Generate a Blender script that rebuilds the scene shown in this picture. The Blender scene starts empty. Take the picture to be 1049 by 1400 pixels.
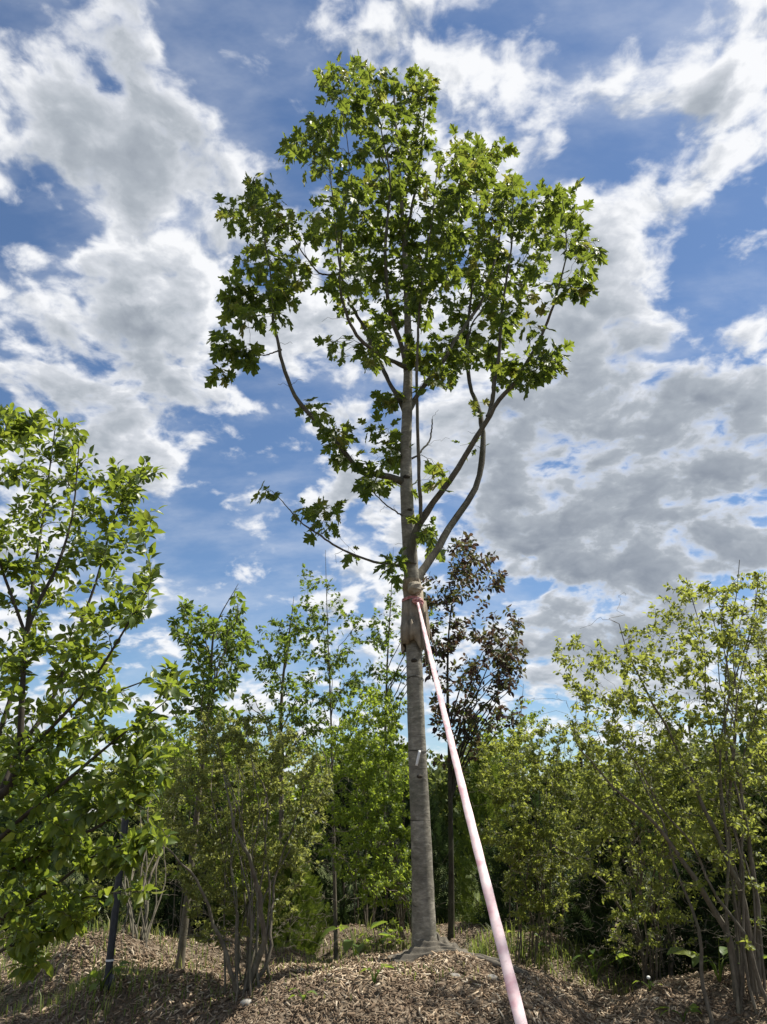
import bpy, math
import numpy as np
from mathutils import Matrix, Vector

# ------------------------------------------------------------------ camera, sky, sun, exposure
scene = bpy.context.scene
COL = scene.collection
FPX, CX, CY = 1018.0, 524.5, 700.0          # focal length and centre in photograph pixels (1049 x 1400)
PITCH = math.radians(22.0)
CAMZ = 1.5
cam_d = bpy.data.cameras.new('camera')
cam = bpy.data.objects.new('camera', cam_d)
COL.objects.link(cam)
cam.location = (0, 0, CAMZ)
cam.rotation_euler = (math.pi / 2 + PITCH, 0, 0)
cam_d.sensor_fit = 'VERTICAL'
cam_d.sensor_height = 36.0
cam_d.lens = 36.0 * FPX / 1400.0
cam_d.clip_end = 3000
cam_d.clip_start = 0.05
scene.camera = cam
scene.cycles.max_bounces = 6
scene.cycles.diffuse_bounces = 3
scene.cycles.transmission_bounces = 4
scene.render.resolution_x = 767
scene.render.resolution_y = 1024

SUN_AZ = math.radians(66)                    # to the right of straight ahead (+Y)
SUN_EL = math.radians(60)
SUN_DIR = np.array([math.cos(SUN_EL) * math.sin(SUN_AZ), math.cos(SUN_EL) * math.cos(SUN_AZ), math.sin(SUN_EL)])
sun_l = bpy.data.lights.new('sun', 'SUN')
sun_l.energy = 5.0
sun_l.angle = math.radians(0.6)
sun_l.color = (1.0, 0.95, 0.86)
sun = bpy.data.objects.new('sun', sun_l)
sun.rotation_euler = Vector(SUN_DIR).to_track_quat('Z', 'Y').to_euler()
sun.location = (8, 10, 20)
COL.objects.link(sun)

scene.view_settings.view_transform = 'Standard'
scene.view_settings.look = 'None'
scene.view_settings.gamma = 1.0
scene.view_settings.use_curve_mapping = False
scene.view_settings.exposure = 0.85


def pix_dir(px, py):
    x = (px - CX) / FPX
    v = (CY - py) / FPX
    c, s = math.cos(PITCH), math.sin(PITCH)
    return np.array([x, c - v * s, s + v * c])


def at(px, py, Y):
    d = pix_dir(px, py)
    return np.array([0, 0, CAMZ]) + d * (Y / d[1])


def to_pix(P):
    P = np.atleast_2d(P)
    c, s = math.cos(PITCH), math.sin(PITCH)
    z = P[:, 2] - CAMZ
    dep = P[:, 1] * c + z * s
    v = -P[:, 1] * s + z * c
    return np.stack([CX + FPX * P[:, 0] / dep, CY - FPX * v / dep], 1), dep


class NT:
    """small helper for node trees"""
    def __init__(self, tree):
        self.t = tree
        self.n = tree.nodes
        self.n.clear()

    def new(self, kind, **kw):
        nd = self.n.new(kind)
        for k, v in kw.items():
            setattr(nd, k, v)
        return nd

    def put(self, sock, v):
        if hasattr(v, 'is_output') or isinstance(v, bpy.types.NodeSocket):
            self.t.links.new(v, sock)
        else:
            sock.default_value = v

    def math(self, op, a, b=None, c=None, clamp=False):
        nd = self.new('ShaderNodeMath', operation=op)
        nd.use_clamp = clamp
        self.put(nd.inputs[0], a)
        if b is not None:
            self.put(nd.inputs[1], b)
        if c is not None:
            self.put(nd.inputs[2], c)
        return nd.outputs[0]

    def vmath(self, op, a, b=None, out=0):
        nd = self.new('ShaderNodeVectorMath', operation=op)
        self.put(nd.inputs[0], a)
        if b is not None:
            self.put(nd.inputs[3 if op == 'SCALE' else 1], b)
        return nd.outputs[out]

    def noise(self, vec, scale, detail=4, rough=0.55, dist=0.0, out=0):
        nd = self.new('ShaderNodeTexNoise')
        self.put(nd.inputs['Vector'], vec)
        nd.inputs['Scale'].default_value = scale
        nd.inputs['Detail'].default_value = detail
        nd.inputs['Roughness'].default_value = rough
        nd.inputs['Distortion'].default_value = dist
        return nd.outputs[out]

    def smooth(self, v, lo, hi, a=0.0, b=1.0):
        nd = self.new('ShaderNodeMapRange', interpolation_type='SMOOTHSTEP')
        self.put(nd.inputs[0], v)
        for i, q in enumerate((lo, hi, a, b)):
            nd.inputs[i + 1].default_value = q
        return nd.outputs[0]

    def mix(self, f, a, b, blend='MIX'):
        nd = self.new('ShaderNodeMix', data_type='RGBA', blend_type=blend)
        self.put(nd.inputs[0], f)
        self.put(nd.inputs[6], a)
        self.put(nd.inputs[7], b)
        return nd.outputs[2]

    def ramp(self, f, stops):
        nd = self.new('ShaderNodeValToRGB')
        self.put(nd.inputs[0], f)
        el = nd.color_ramp.elements
        while len(el) < len(stops):
            el.new(0.5)
        for e, (p, c) in zip(el, stops):
            e.position = p
            e.color = (*c, 1)
        return nd.outputs[0]


# cloud masses of the photographed sky: (px, py, radius px, weight); negative = open blue
CLOUDS = [
    (120, 40, 120, .8), (180, 170, 95, .7), (240, 280, 70, .7), (90, 240, 60, .5), (160, 100, 80, .5),
    (110, 500, 120, .8), (240, 560, 80, .9), (268, 645, 50, 1.1), (40, 420, 70, .6), (190, 420, 80, .5), (280, 340, 60, .5),
    (20, 610, 90, .8), (450, 60, 45, .6), (700, 100, 70, .7), (610, 60, 55, .45), (470, 150, 40, .4), (620, 200, 50, .5), (560, 250, 90, .5),
    (960, 150, 70, .55), (900, 50, 45, .5), (800, 110, 35, .4), (930, 300, 60, .6), (900, 370, 70, .8), (820, 440, 70, .6), (780, 540, 90, .9),
    (690, 610, 90, .8), (470, 610, 95, .9), (480, 745, 60, .6), (650, 690, 90, .8), (970, 620, 110, 1.5), (860, 700, 100, 1.0), (790, 535, 70, .7), (660, 690, 70, .5), (470, 610, 60, .4),
    (780, 850, 70, .9), (930, 810, 110, .8), (190, 890, 60, .8), (490, 850, 55, .7), (400, 850, 45, .6), (1010, 720, 110, .7),
    (1030, 170, 70, .4), (740, 200, 45, .4), (420, 470, 60, .3), (560, 380, 120, .4), (840, 130, 50, .4), (30, 850, 100, .5),
    (335, 90, 85, -1.52), (300, 190, 40, -0.95), (50, 318, 55, -1.5), (110, 372, 50, -1.4), (25, 160, 50, -.9), (340, 610, 60, -1.42),
    (230, 730, 90, -1.33), (330, 790, 85, -1.71), (215, 220, 18, -1.14), (700, 185, 32, -1.3), (800, 215, 34, -0.85), (630, 140, 30, -0.95),
    (1010, 350, 55, -1.71), (950, 440, 60, -1.61), (1040, 440, 55, -1.52), (780, 695, 22, -1.71), (700, 790, 40, -1.71), (520, 15, 55, -0.95),
    (830, 30, 40, -0.95), (420, 240, 60, -0.95), (870, 480, 35, -0.57), (620, 800, 50, -0.57), (380, 600, 40, -0.76), (1020, 265, 35, -0.95), (880, 100, 28, -.8), (960, 60, 30, -.8), (900, 200, 28, -.7), (780, 150, 30, -.7), (840, 250, 30, -.9), (860, 330, 24, -.6), (590, 40, 25, -.6), (70, 660, 40, -.3), (300, 420, 35, -.6),
]
DARK = [
    (120, 20, 110, .8), (180, 210, 55, .35), (90, 550, 90, .65), (790, 540, 75, .8), (960, 640, 110, .95), (670, 690, 75, .7),
    (460, 610, 65, .7), (780, 850, 55, .85), (840, 730, 90, .7), (1020, 740, 90, .8), (200, 500, 50, .4), (700, 600, 45, .3), (900, 60, 30, .2),
]


def build_world():
    w = bpy.data.worlds.new('World')
    scene.world = w
    w.use_nodes = True
    N = NT(w.node_tree)
    tc = N.new('ShaderNodeTexCoord')
    d = N.vmath('NORMALIZE', tc.outputs['Generated'])
    sky = N.new('ShaderNodeTexSky', sky_type='NISHITA')
    sky.sun_disc = False
    sky.sun_elevation = SUN_EL
    sky.sun_rotation = SUN_AZ
    sky.air_density = 1.0
    sky.dust_density = 0.15
    sky.ozone_density = 2.0
    # cloud layer: direction flattened on to a layer overhead
    sep = N.new('ShaderNodeSeparateXYZ')
    N.put(sep.inputs[0], d)
    dz = N.math('ADD', N.math('ABSOLUTE', sep.outputs[2]), 0.42)
    com = N.new('ShaderNodeCombineXYZ')
    N.put(com.inputs[0], N.math('DIVIDE', sep.outputs[0], dz))
    N.put(com.inputs[1], N.math('DIVIDE', sep.outputs[1], dz))
    N.put(com.inputs[2], N.math('MULTIPLY', sep.outputs[2], 0.9))
    p = com.outputs[0]
    w1 = N.vmath('SUBTRACT', N.noise(p, 3.2, 4, .6, out=1), (0.5, 0.5, 0.5))
    w2 = N.vmath('SUBTRACT', N.noise(p, 11.0, 4, .6, out=1), (0.5, 0.5, 0.5))
    dw = N.vmath('NORMALIZE', N.vmath('ADD', d, N.vmath('ADD', N.vmath('SCALE', w1, 0.16), N.vmath('SCALE', w2, 0.06))))

    def blobs(lst):
        acc = 0.0
        for (px, py, r, wt) in lst:
            c = pix_dir(px, py)
            c = c / np.linalg.norm(c)
            k = (FPX / r) ** 2 * 0.9
            dot = N.vmath('DOT_PRODUCT', dw, tuple(c), out=1)
            e = N.math('EXPONENT', N.math('MULTIPLY_ADD', dot, k, -k))
            acc = N.math('MULTIPLY_ADD', e, wt, acc)
        return acc
    cov = blobs(CLOUDS)
    drk = blobs(DARK)
    pw = N.vmath('ADD', p, N.vmath('SCALE', w1, 0.10))

    def fbm(v):
        a = N.noise(v, 8.2, 9, .52)
        b = N.noise(v, 21.0, 7, .54)
        return N.math('ADD', N.math('MULTIPLY', a, 0.60), N.math('MULTIPLY', b, 0.40))
    n0 = fbm(pw)
    sunp = SUN_DIR[:2] / (SUN_DIR[2] + .42)
    mid = np.array([0, .8])
    off = (sunp - mid)
    off = off / np.linalg.norm(off) * 0.024
    n1 = fbm(N.vmath('ADD', pw, (off[0], off[1], 0.0)))
    n0c = N.math('MULTIPLY_ADD', N.math('SUBTRACT', n0, 0.5), 2.6, 0.5)
    raw = N.math('MULTIPLY_ADD', N.math('MINIMUM', N.math('MAXIMUM', cov, -0.75), 1.5), 0.155, n0c)
    alpha = N.smooth(raw, 0.41, 0.73)
    alpha = N.math('MULTIPLY', alpha, 0.97)
    thick = N.math('ADD', N.smooth(raw, 0.62, 1.0, 0.0, 0.42), N.math('MULTIPLY', N.math('MINIMUM', drk, 1.0), 0.50))
    thick = N.math('MULTIPLY', thick, N.smooth(raw, 0.52, 0.78))
    relief = N.math('MULTIPLY', N.math('SUBTRACT', n0, n1), N.math('MULTIPLY_ADD', drk, -1.5, 3.6))      # side towards the sun is brighter
    tv = N.math('SUBTRACT', thick, relief, clamp=True)
    cc = N.ramp(tv, [(0.0, (0.95, 0.96, 0.98)), (0.22, (0.66, 0.69, 0.74)), (0.55, (0.44, 0.48, 0.53)), (1.0, (0.27, 0.305, 0.36))])
    ccs = N.vmath('SCALE', cc, 5.7)
    skc = N.mix(1.0, sky.outputs[0], (0.90, 1.0, 1.10, 1), 'MULTIPLY')
    skc = N.vmath('SCALE', skc, 0.60)
    mp = N.new('ShaderNodeMapping')
    N.put(mp.inputs[0], p)
    mp.inputs['Rotation'].default_value = (0, 0, 0.5)
    mp.inputs['Scale'].default_value = (1.0, 1.9, 1.0)
    veil = N.smooth(N.noise(mp.outputs[0], 3.6, 6, .58), 0.42, 0.85, 0.0, 0.50)   # thin high streaks
    skc = N.mix(veil, skc, (4.9, 5.1, 5.4, 1))
    col = N.mix(alpha, skc, ccs)
    bg = N.new('ShaderNodeBackground')
    N.put(bg.inputs[0], col)
    bg.inputs[1].default_value = 0.1
    out = N.new('ShaderNodeOutputWorld')
    w.node_tree.links.new(bg.outputs[0], out.inputs[0])
    w.cycles.sampling_method = 'MANUAL'
    w.cycles.sample_map_resolution = 512


build_world()

# ------------------------------------------------------------------ object helpers


def tag(o, label, cat, group=None, kind=None):
    if label:
        o['label'] = label
    if cat:
        o['category'] = cat
    if group:
        o['group'] = group
    if kind:
        o['kind'] = kind
    return o


def empty(name, loc, label, cat, group=None):
    o = bpy.data.objects.new(name, None)
    o.empty_display_size = 0.1
    o.location = [float(v) for v in loc]
    COL.objects.link(o)
    return tag(o, label, cat, group)


def mesh_data(name, V, F, smooth=False):
    """F: one (n, k) array or a list of such arrays"""
    V = np.asarray(V, dtype=np.float32)
    Fs = F if isinstance(F, list) else [F]
    Fs = [np.asarray(f, dtype=np.int32) for f in Fs if len(f)]
    loops = np.concatenate([f.ravel() for f in Fs])
    tot = np.concatenate([np.full(len(f), f.shape[1], np.int32) for f in Fs])
    st = np.concatenate([[0], np.cumsum(tot)[:-1]]).astype(np.int32)
    me = bpy.data.meshes.new(name)
    me.vertices.add(len(V))
    me.vertices.foreach_set('co', V.ravel())
    me.loops.add(len(loops))
    me.loops.foreach_set('vertex_index', loops)
    me.polygons.add(len(tot))
    me.polygons.foreach_set('loop_start', st)
    me.polygons.foreach_set('loop_total', tot)
    if smooth:
        me.polygons.foreach_set('use_smooth', np.ones(len(tot), dtype=bool))
    me.update(calc_edges=True)
    return me


def mk(name, V, F, mat, parent=None, smooth=False):
    V = np.asarray(V, dtype=np.float64)
    if parent is not None:
        off = np.array(parent.location)
        if parent.parent:
            off = off + np.array(parent.parent.location)
    else:
        off = np.array([0.5 * (V[:, 0].min() + V[:, 0].max()), 0.5 * (V[:, 1].min() + V[:, 1].max()), V[:, 2].min()])
    me = mesh_data(name, V - off, F, smooth)
    if mat:
        me.materials.append(mat)
    o = bpy.data.objects.new(name, me)
    COL.objects.link(o)
    if parent is not None:
        o.parent = parent
    else:
        o.location = off
    return o


def nrm(a):
    return a / np.maximum(np.linalg.norm(a, axis=-1, keepdims=True), 1e-9)


def tubes(items, sides):
    """items: list of (P (k,3), R (k,)) -> V, F quads; grouped by k so that it is vectorised"""
    by = {}
    for P, R in items:
        by.setdefault(len(P), []).append((P, R))
    Vs, Fs, base = [], [], 0
    ang = np.arange(sides) * 2 * math.pi / sides
    for k, lst in by.items():
        P = np.array([a for a, _ in lst])
        R = np.array([b for _, b in lst])
        T = np.gradient(P, axis=1)
        T = nrm(T)
        ref = np.where(np.abs(T[:, :1, 2:3]) > 0.85, np.array([1., 0, 0]), np.array([0, 0, 1.]))
        A = nrm(np.cross(T, ref))
        B = np.cross(T, A)
        ring = A[:, :, None, :] * np.cos(ang)[:, None] + B[:, :, None, :] * np.sin(ang)[:, None]
        V = P[:, :, None, :] + ring * R[:, :, None, None]
        n = len(lst)
        idx = base + np.arange(n * k * sides).reshape(n, k, sides)
        a = idx[:, :-1, :]
        b = idx[:, 1:, :]
        F = np.stack([a, np.roll(a, -1, 2), np.roll(b, -1, 2), b], -1).reshape(-1, 4)
        Vs.append(V.reshape(-1, 3))
        Fs.append(F)
        base += n * k * sides
    return np.concatenate(Vs), np.concatenate(Fs)


def spline(pts, n, extra=None):
    """Catmull-Rom through pts, n samples"""
    P = np.asarray(pts, float)
    m = len(P)
    Q = np.vstack([2 * P[0] - P[1], P, 2 * P[-1] - P[-2]])
    s = np.linspace(0, m - 1, n)
    i = np.minimum(s.astype(int), m - 2)
    t = (s - i)[:, None]
    p0, p1, p2, p3 = Q[i], Q[i + 1], Q[i + 2], Q[i + 3]
    return 0.5 * ((2 * p1) + (-p0 + p2) * t + (2 * p0 - 5 * p1 + 4 * p2 - p3) * t ** 2 + (-p0 + 3 * p1 - 3 * p2 + p3) * t ** 3)


# ------------------------------------------------------------------ materials
def new_mat(name):
    m = bpy.data.materials.new(name)
    m.use_nodes = True
    return m, NT(m.node_tree)


def finish(m, N, shader, disp=None):
    o = N.new('ShaderNodeOutputMaterial')
    m.node_tree.links.new(shader, o.inputs[0])
    return m


def principled(N, col, rough=0.6, spec=0.3, normal=None):
    b = N.new('ShaderNodeBsdfPrincipled')
    N.put(b.inputs['Base Color'], col)
    N.put(b.inputs['Roughness'], rough)
    b.inputs['Specular IOR Level'].default_value = spec
    if normal is not None:
        N.put(b.inputs['Normal'], normal)
    return b.outputs[0]


def bump(N, h, strength=0.4, dist=0.02):
    b = N.new('ShaderNodeBump')
    b.inputs['Strength'].default_value = strength
    b.inputs['Distance'].default_value = dist
    N.put(b.inputs['Height'], h)
    return b.outputs[0]


def leaf_mat(name, stops, tcol, tfac=0.45, rough=0.5, spec=0.3):
    m, N = new_mat(name)
    g = N.new('ShaderNodeNewGeometry')
    oi = N.new('ShaderNodeObjectInfo')
    r = N.math('FRACT', N.math('ADD', g.outputs['Random Per Island'], oi.outputs['Random']))
    tc = N.new('ShaderNodeTexCoord')
    big = N.noise(g.outputs['Position'], 2.0, 2)
    r2 = N.math('MULTIPLY_ADD', N.math('SUBTRACT', big, 0.5), 0.7, r, clamp=True)
    col = N.ramp(r2, stops)
    vein = N.noise(g.outputs['Position'], 90.0, 2)
    col = N.mix(N.math('MULTIPLY', vein, 0.35), col, (0.02, 0.035, 0.008, 1))
    d = principled(N, col, rough, spec)
    t = N.new('ShaderNodeBsdfTranslucent')
    tm = N.mix(0.62, N.vmath('SCALE', col, 3.2), (tcol[0] * 1.12, tcol[1], tcol[2], 1))
    N.put(t.inputs[0], tm)
    mx = N.new('ShaderNodeMixShader')
    mx.inputs[0].default_value = tfac
    m.node_tree.links.new(d, mx.inputs[1])
    m.node_tree.links.new(t.outputs[0], mx.inputs[2])
    return finish(m, N, mx.outputs[0])


def bark_mat(name, c1, c2, c3, zs=1.0, bs=0.5, scale=14.0, marks=False):
    m, N = new_mat(name)
    g = N.new('ShaderNodeNewGeometry')
    mp = N.new('ShaderNodeMapping')
    N.put(mp.inputs[0], g.outputs['Position'])
    mp.inputs['Scale'].default_value = (1, 1, zs)
    n1 = N.noise(mp.outputs[0], scale, 6, .62, .4)
    n2 = N.noise(g.outputs['Position'], 3.0, 3)
    n3 = N.noise(mp.outputs[0], scale * 4, 3, .6)
    f = N.math('ADD', N.math('MULTIPLY', n1, 0.7), N.math('MULTIPLY', n3, 0.3))
    col = N.ramp(f, [(0.30, c1), (0.52, c2), (0.72, c3)])
    col = N.mix(N.smooth(n2, .45, .7, 0, .35), col, (0.09, 0.10, 0.06, 1))
    if marks:
        m2 = N.new('ShaderNodeMapping')
        N.put(m2.inputs[0], g.outputs['Position'])
        m2.inputs['Scale'].default_value = (14, 14, 75)
        pale = N.smooth(N.noise(m2.outputs[0], 1.0, 3, .6), .60, .72, 0, .55)          # pale lenticel dashes
        col = N.mix(pale, col, (0.42, 0.40, 0.34, 1))
        blot = N.smooth(N.noise(g.outputs['Position'], 5.5, 5, .65), .50, .66, 0, .38)     # weather stains
        col = N.mix(blot, col, (0.075, 0.070, 0.055, 1))
        m3 = N.new('ShaderNodeMapping')
        N.put(m3.inputs[0], g.outputs['Position'])
        m3.inputs['Scale'].default_value = (3, 3, 22)
        crack = N.smooth(N.noise(m3.outputs[0], 1.0, 6, .7, 1.0), .62, .70, 0, .7)
        col = N.mix(crack, col, (0.035, 0.032, 0.026, 1))
        f = N.math('SUBTRACT', f, N.math('MULTIPLY', crack, .5))
    return finish(m, N, principled(N, col, 0.85, 0.15, bump(N, f, bs, 0.01)))


M = {}
M['maple_leaf'] = leaf_mat('maple_leaf', [(0.0, (0.017, 0.040, 0.011)), (0.5, (0.040, 0.069, 0.014)), (0.85, (0.088, 0.115, 0.020)), (1.0, (0.15, 0.12, 0.032))], (0.275, 0.37, 0.03), .43)
M['apple_leaf'] = leaf_mat('apple_leaf', [(0.0, (0.022, 0.052, 0.012)), (0.5, (0.046, 0.088, 0.017)), (0.85, (0.10, 0.15, 0.022)), (1.0, (0.17, 0.19, 0.03))], (0.34, 0.44, 0.03), .42, .42, .4)
M['young_leaf'] = leaf_mat('young_leaf', [(0.0, (0.028, 0.056, 0.014)), (0.6, (0.058, 0.10, 0.020)), (1.0, (0.13, 0.16, 0.026))], (0.26, 0.38, 0.035), .44)
M['olive_leaf'] = leaf_mat('olive_leaf', [(0.0, (0.055, 0.080, 0.022)), (0.5, (0.105, 0.138, 0.032)), (1.0, (0.20, 0.22, 0.05))], (0.40, 0.47, 0.06), .46)
M['lime_leaf'] = leaf_mat('lime_leaf', [(0.0, (0.060, 0.11, 0.018)), (0.5, (0.11, 0.17, 0.024)), (1.0, (0.19, 0.24, 0.03))], (0.38, 0.50, 0.035), .48)
M['dull_leaf'] = leaf_mat('dull_leaf', [(0.0, (0.055, 0.075, 0.026)), (0.5, (0.105, 0.128, 0.036)), (1.0, (0.20, 0.22, 0.07))], (0.36, 0.41, 0.07), .45)
M['purple_leaf'] = leaf_mat('purple_leaf', [(0.0, (0.024, 0.008, 0.014)), (0.40, (0.050, 0.014, 0.030)), (0.50, (0.045, 0.05, 0.018)), (1.0, (0.085, 0.12, 0.024))], (0.14, 0.11, 0.04), .32)
M['thuja_leaf'] = leaf_mat('thuja_leaf', [(0.0, (0.045, 0.085, 0.014)), (0.6, (0.090, 0.14, 0.020)), (1.0, (0.16, 0.19, 0.025))], (0.22, 0.30, 0.03), .30, .6, .2)
M['yew_leaf'] = leaf_mat('yew_leaf', [(0.0, (0.012, 0.026, 0.012)), (0.6, (0.022, 0.042, 0.016)), (1.0, (0.04, 0.065, 0.02))], (0.06, 0.10, 0.02), .2, .6, .2)
M['far_leaf'] = leaf_mat('far_leaf', [(0.0, (0.040, 0.062, 0.020)), (0.6, (0.075, 0.10, 0.028)), (1.0, (0.12, 0.14, 0.035))], (0.22, 0.28, 0.05), .35, .6, .2)
M['weed_leaf'] = leaf_mat('weed_leaf', [(0.0, (0.050, 0.10, 0.018)), (0.6, (0.090, 0.15, 0.024)), (1.0, (0.17, 0.21, 0.03))], (0.34, 0.46, 0.04), .42)
M['grass'] = leaf_mat('grass', [(0.0, (0.055, 0.095, 0.022)), (0.6, (0.11, 0.15, 0.035)), (1.0, (0.24, 0.22, 0.09))], (0.30, 0.38, 0.06), .4)
M['maple_bark'] = bark_mat('maple_bark', (0.088, 0.081, 0.066), (0.215, 0.20, 0.165), (0.41, 0.385, 0.32), 2.3, 0.6, 10.0, True)
M['branch_bark'] = bark_mat('branch_bark', (0.045, 0.040, 0.032), (0.095, 0.088, 0.070), (0.17, 0.16, 0.13), 0.6, 0.3, 18.0)
M['stem_bark'] = bark_mat('stem_bark', (0.060, 0.050, 0.038), (0.125, 0.108, 0.082), (0.22, 0.195, 0.15), 0.4, 0.3, 22.0)
M['dark_bark'] = bark_mat('dark_bark', (0.022, 0.018, 0.014), (0.050, 0.042, 0.033), (0.10, 0.085, 0.068), 0.5, 0.3, 20.0)


def mat_ground():
    m, N = new_mat('mulch_ground')
    g = N.new('ShaderNodeNewGeometry')
    P = g.outputs['Position']
    v = N.new('ShaderNodeTexVoronoi')
    wv = N.vmath('ADD', P, N.vmath('SCALE', N.vmath('SUBTRACT', N.noise(P, 14, 3, out=1), (.5, .5, .5)), 0.10))
    N.put(v.inputs['Vector'], wv)
    v.inputs['Scale'].default_value = 34.0
    n = N.noise(P, 46.0, 5, .65)
    nb = N.noise(P, 1.1, 4)
    f = N.math('ADD', N.math('MULTIPLY', v.outputs['Distance'], 0.6), N.math('MULTIPLY', n, 0.6))
    col = N.ramp(f, [(0.25, (0.045, 0.034, 0.024)), (0.5, (0.115, 0.086, 0.060)), (0.8, (0.25, 0.20, 0.145))])
    col = N.mix(N.smooth(nb, .42, .62, 0, .5), col, (0.055, 0.042, 0.030, 1))
    ng = N.noise(P, 0.55, 5, .6)
    sp = N.new('ShaderNodeSeparateXYZ')
    N.put(sp.inputs[0], P)
    far = N.smooth(sp.outputs[1], 9.0, 16.0)
    gr = N.math('MULTIPLY', N.smooth(N.math('ADD', ng, N.math('MULTIPLY', far, .35)), .58, .72), 0.8)
    col = N.mix(gr, col, N.ramp(n, [(0.3, (0.030, 0.050, 0.012)), (0.7, (0.085, 0.12, 0.03))]))
    return finish(m, N, principled(N, col, 0.95, 0.1, bump(N, f, 0.9, 0.03)))


M['ground'] = mat_ground()


def mat_chips():
    m, N = new_mat('wood_chips')
    g = N.new('ShaderNodeNewGeometry')
    r = g.outputs['Random Per Island']
    col = N.ramp(r, [(0.0, (0.080, 0.050, 0.030)), (0.3, (0.20, 0.138, 0.085)), (0.62, (0.37, 0.275, 0.18)), (0.90, (0.56, 0.45, 0.315)), (1.0, (0.72, 0.63, 0.48))])
    n = N.noise(g.outputs['Position'], 120.0, 3)
    nb = N.noise(g.outputs['Position'], 1.3, 3)
    col = N.mix(N.math('MULTIPLY', n, 0.4), col, (0.07, 0.05, 0.035, 1))
    col = N.mix(N.smooth(nb, .42, .60, 0, .6), col, (0.10, 0.070, 0.048, 1))
    return finish(m, N, principled(N, col, 0.85, 0.15))


M['chips'] = mat_chips()


def simple_mat(name, c1, c2, scale, rough=0.7, spec=0.3, bs=0.3, metallic=0.0, detail=5, sc=(1, 1, 1)):
    m, N = new_mat(name)
    g = N.new('ShaderNodeNewGeometry')
    mp = N.new('ShaderNodeMapping')
    N.put(mp.inputs[0], g.outputs['Position'])
    mp.inputs['Scale'].default_value = sc
    n = N.noise(mp.outputs[0], scale, detail, .6)
    col = N.ramp(n, [(0.3, c1), (0.7, c2)])
    return finish(m, N, principled(N, col, rough, spec, bump(N, n, bs, 0.004)))


def mat_burlap(name, c1, c2):
    m, N = new_mat(name)
    g = N.new('ShaderNodeNewGeometry')
    P = g.outputs['Position']
    wz = N.new('ShaderNodeTexWave', bands_direction='Z')
    wz.inputs['Scale'].default_value = 130.0
    wz.inputs['Distortion'].default_value = 2.0
    N.put(wz.inputs[0], P)
    wx = N.new('ShaderNodeTexWave', bands_direction='X')
    wx.inputs['Scale'].default_value = 130.0
    wx.inputs['Distortion'].default_value = 2.0
    N.put(wx.inputs[0], P)
    weave = N.math('MULTIPLY', wz.outputs[1], wx.outputs[1])
    n = N.noise(P, 18.0, 5)
    f = N.math('ADD', N.math('MULTIPLY', n, .7), N.math('MULTIPLY', weave, .3))
    col = N.ramp(f, [(0.25, c1), (0.75, c2)])
    return finish(m, N, principled(N, col, 0.95, 0.05, bump(N, f, 0.7, 0.006)))


M['burlap'] = mat_burlap('burlap', (0.20, 0.165, 0.125), (0.42, 0.37, 0.29))
M['burlap_grey'] = mat_burlap('burlap_grey', (0.085, 0.076, 0.062), (0.24, 0.215, 0.175))
M['burlap_pale'] = mat_burlap('burlap_pale', (0.27, 0.235, 0.185), (0.54, 0.49, 0.41))
M['strand'] = simple_mat('burlap_strand', (0.22, 0.16, 0.10), (0.36, 0.28, 0.19), 40)


def mat_strap():
    m, N = new_mat('pink_dapple_webbing')
    g = N.new('ShaderNodeNewGeometry')
    P = g.outputs['Position']
    w = N.new('ShaderNodeTexWave', bands_direction='Z')
    w.inputs['Scale'].default_value = 190.0
    w.inputs['Distortion'].default_value = 0.6
    N.put(w.inputs[0], P)
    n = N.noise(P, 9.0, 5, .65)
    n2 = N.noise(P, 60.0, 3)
    col = N.ramp(n, [(0.38, (0.66, 0.40, 0.43)), (0.52, (0.79, 0.61, 0.61)), (0.66, (0.86, 0.74, 0.73))])  # faded pink mottle, painted in for leaf dapples on the strap
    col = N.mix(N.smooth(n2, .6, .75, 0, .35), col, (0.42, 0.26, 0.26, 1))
    d = principled(N, col, 0.7, 0.25, bump(N, w.outputs[1], 0.35, 0.002))
    t = N.new('ShaderNodeBsdfTranslucent')
    t.inputs[0].default_value = (0.75, 0.45, 0.45, 1)
    mx = N.new('ShaderNodeMixShader')
    mx.inputs[0].default_value = 0.18
    m.node_tree.links.new(d, mx.inputs[1])
    m.node_tree.links.new(t.outputs[0], mx.inputs[2])
    return finish(m, N, mx.outputs[0])


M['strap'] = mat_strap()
M['strap_red'] = simple_mat('red_webbing', (0.36, 0.10, 0.11), (0.60, 0.34, 0.33), 50)
M['wire'] = simple_mat('dark_wire', (0.02, 0.02, 0.018), (0.05, 0.045, 0.04), 60, .5)
M['tag'] = simple_mat('aluminium_tag', (0.62, 0.63, 0.62), (0.78, 0.78, 0.77), 30, .4, .5)
M['black_pole'] = simple_mat('black_pole', (0.012, 0.014, 0.018), (0.03, 0.034, 0.042), 30, .5, .4)
M['tie'] = simple_mat('white_tie', (0.55, 0.55, 0.53), (0.72, 0.72, 0.70), 40)
M['petal'] = simple_mat('white_petal', (0.68, 0.68, 0.62), (0.8, 0.8, 0.76), 40)
M['stone'] = simple_mat('pale_stone', (0.22, 0.20, 0.17), (0.42, 0.39, 0.34), 20, .9, .2, .6)

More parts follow.
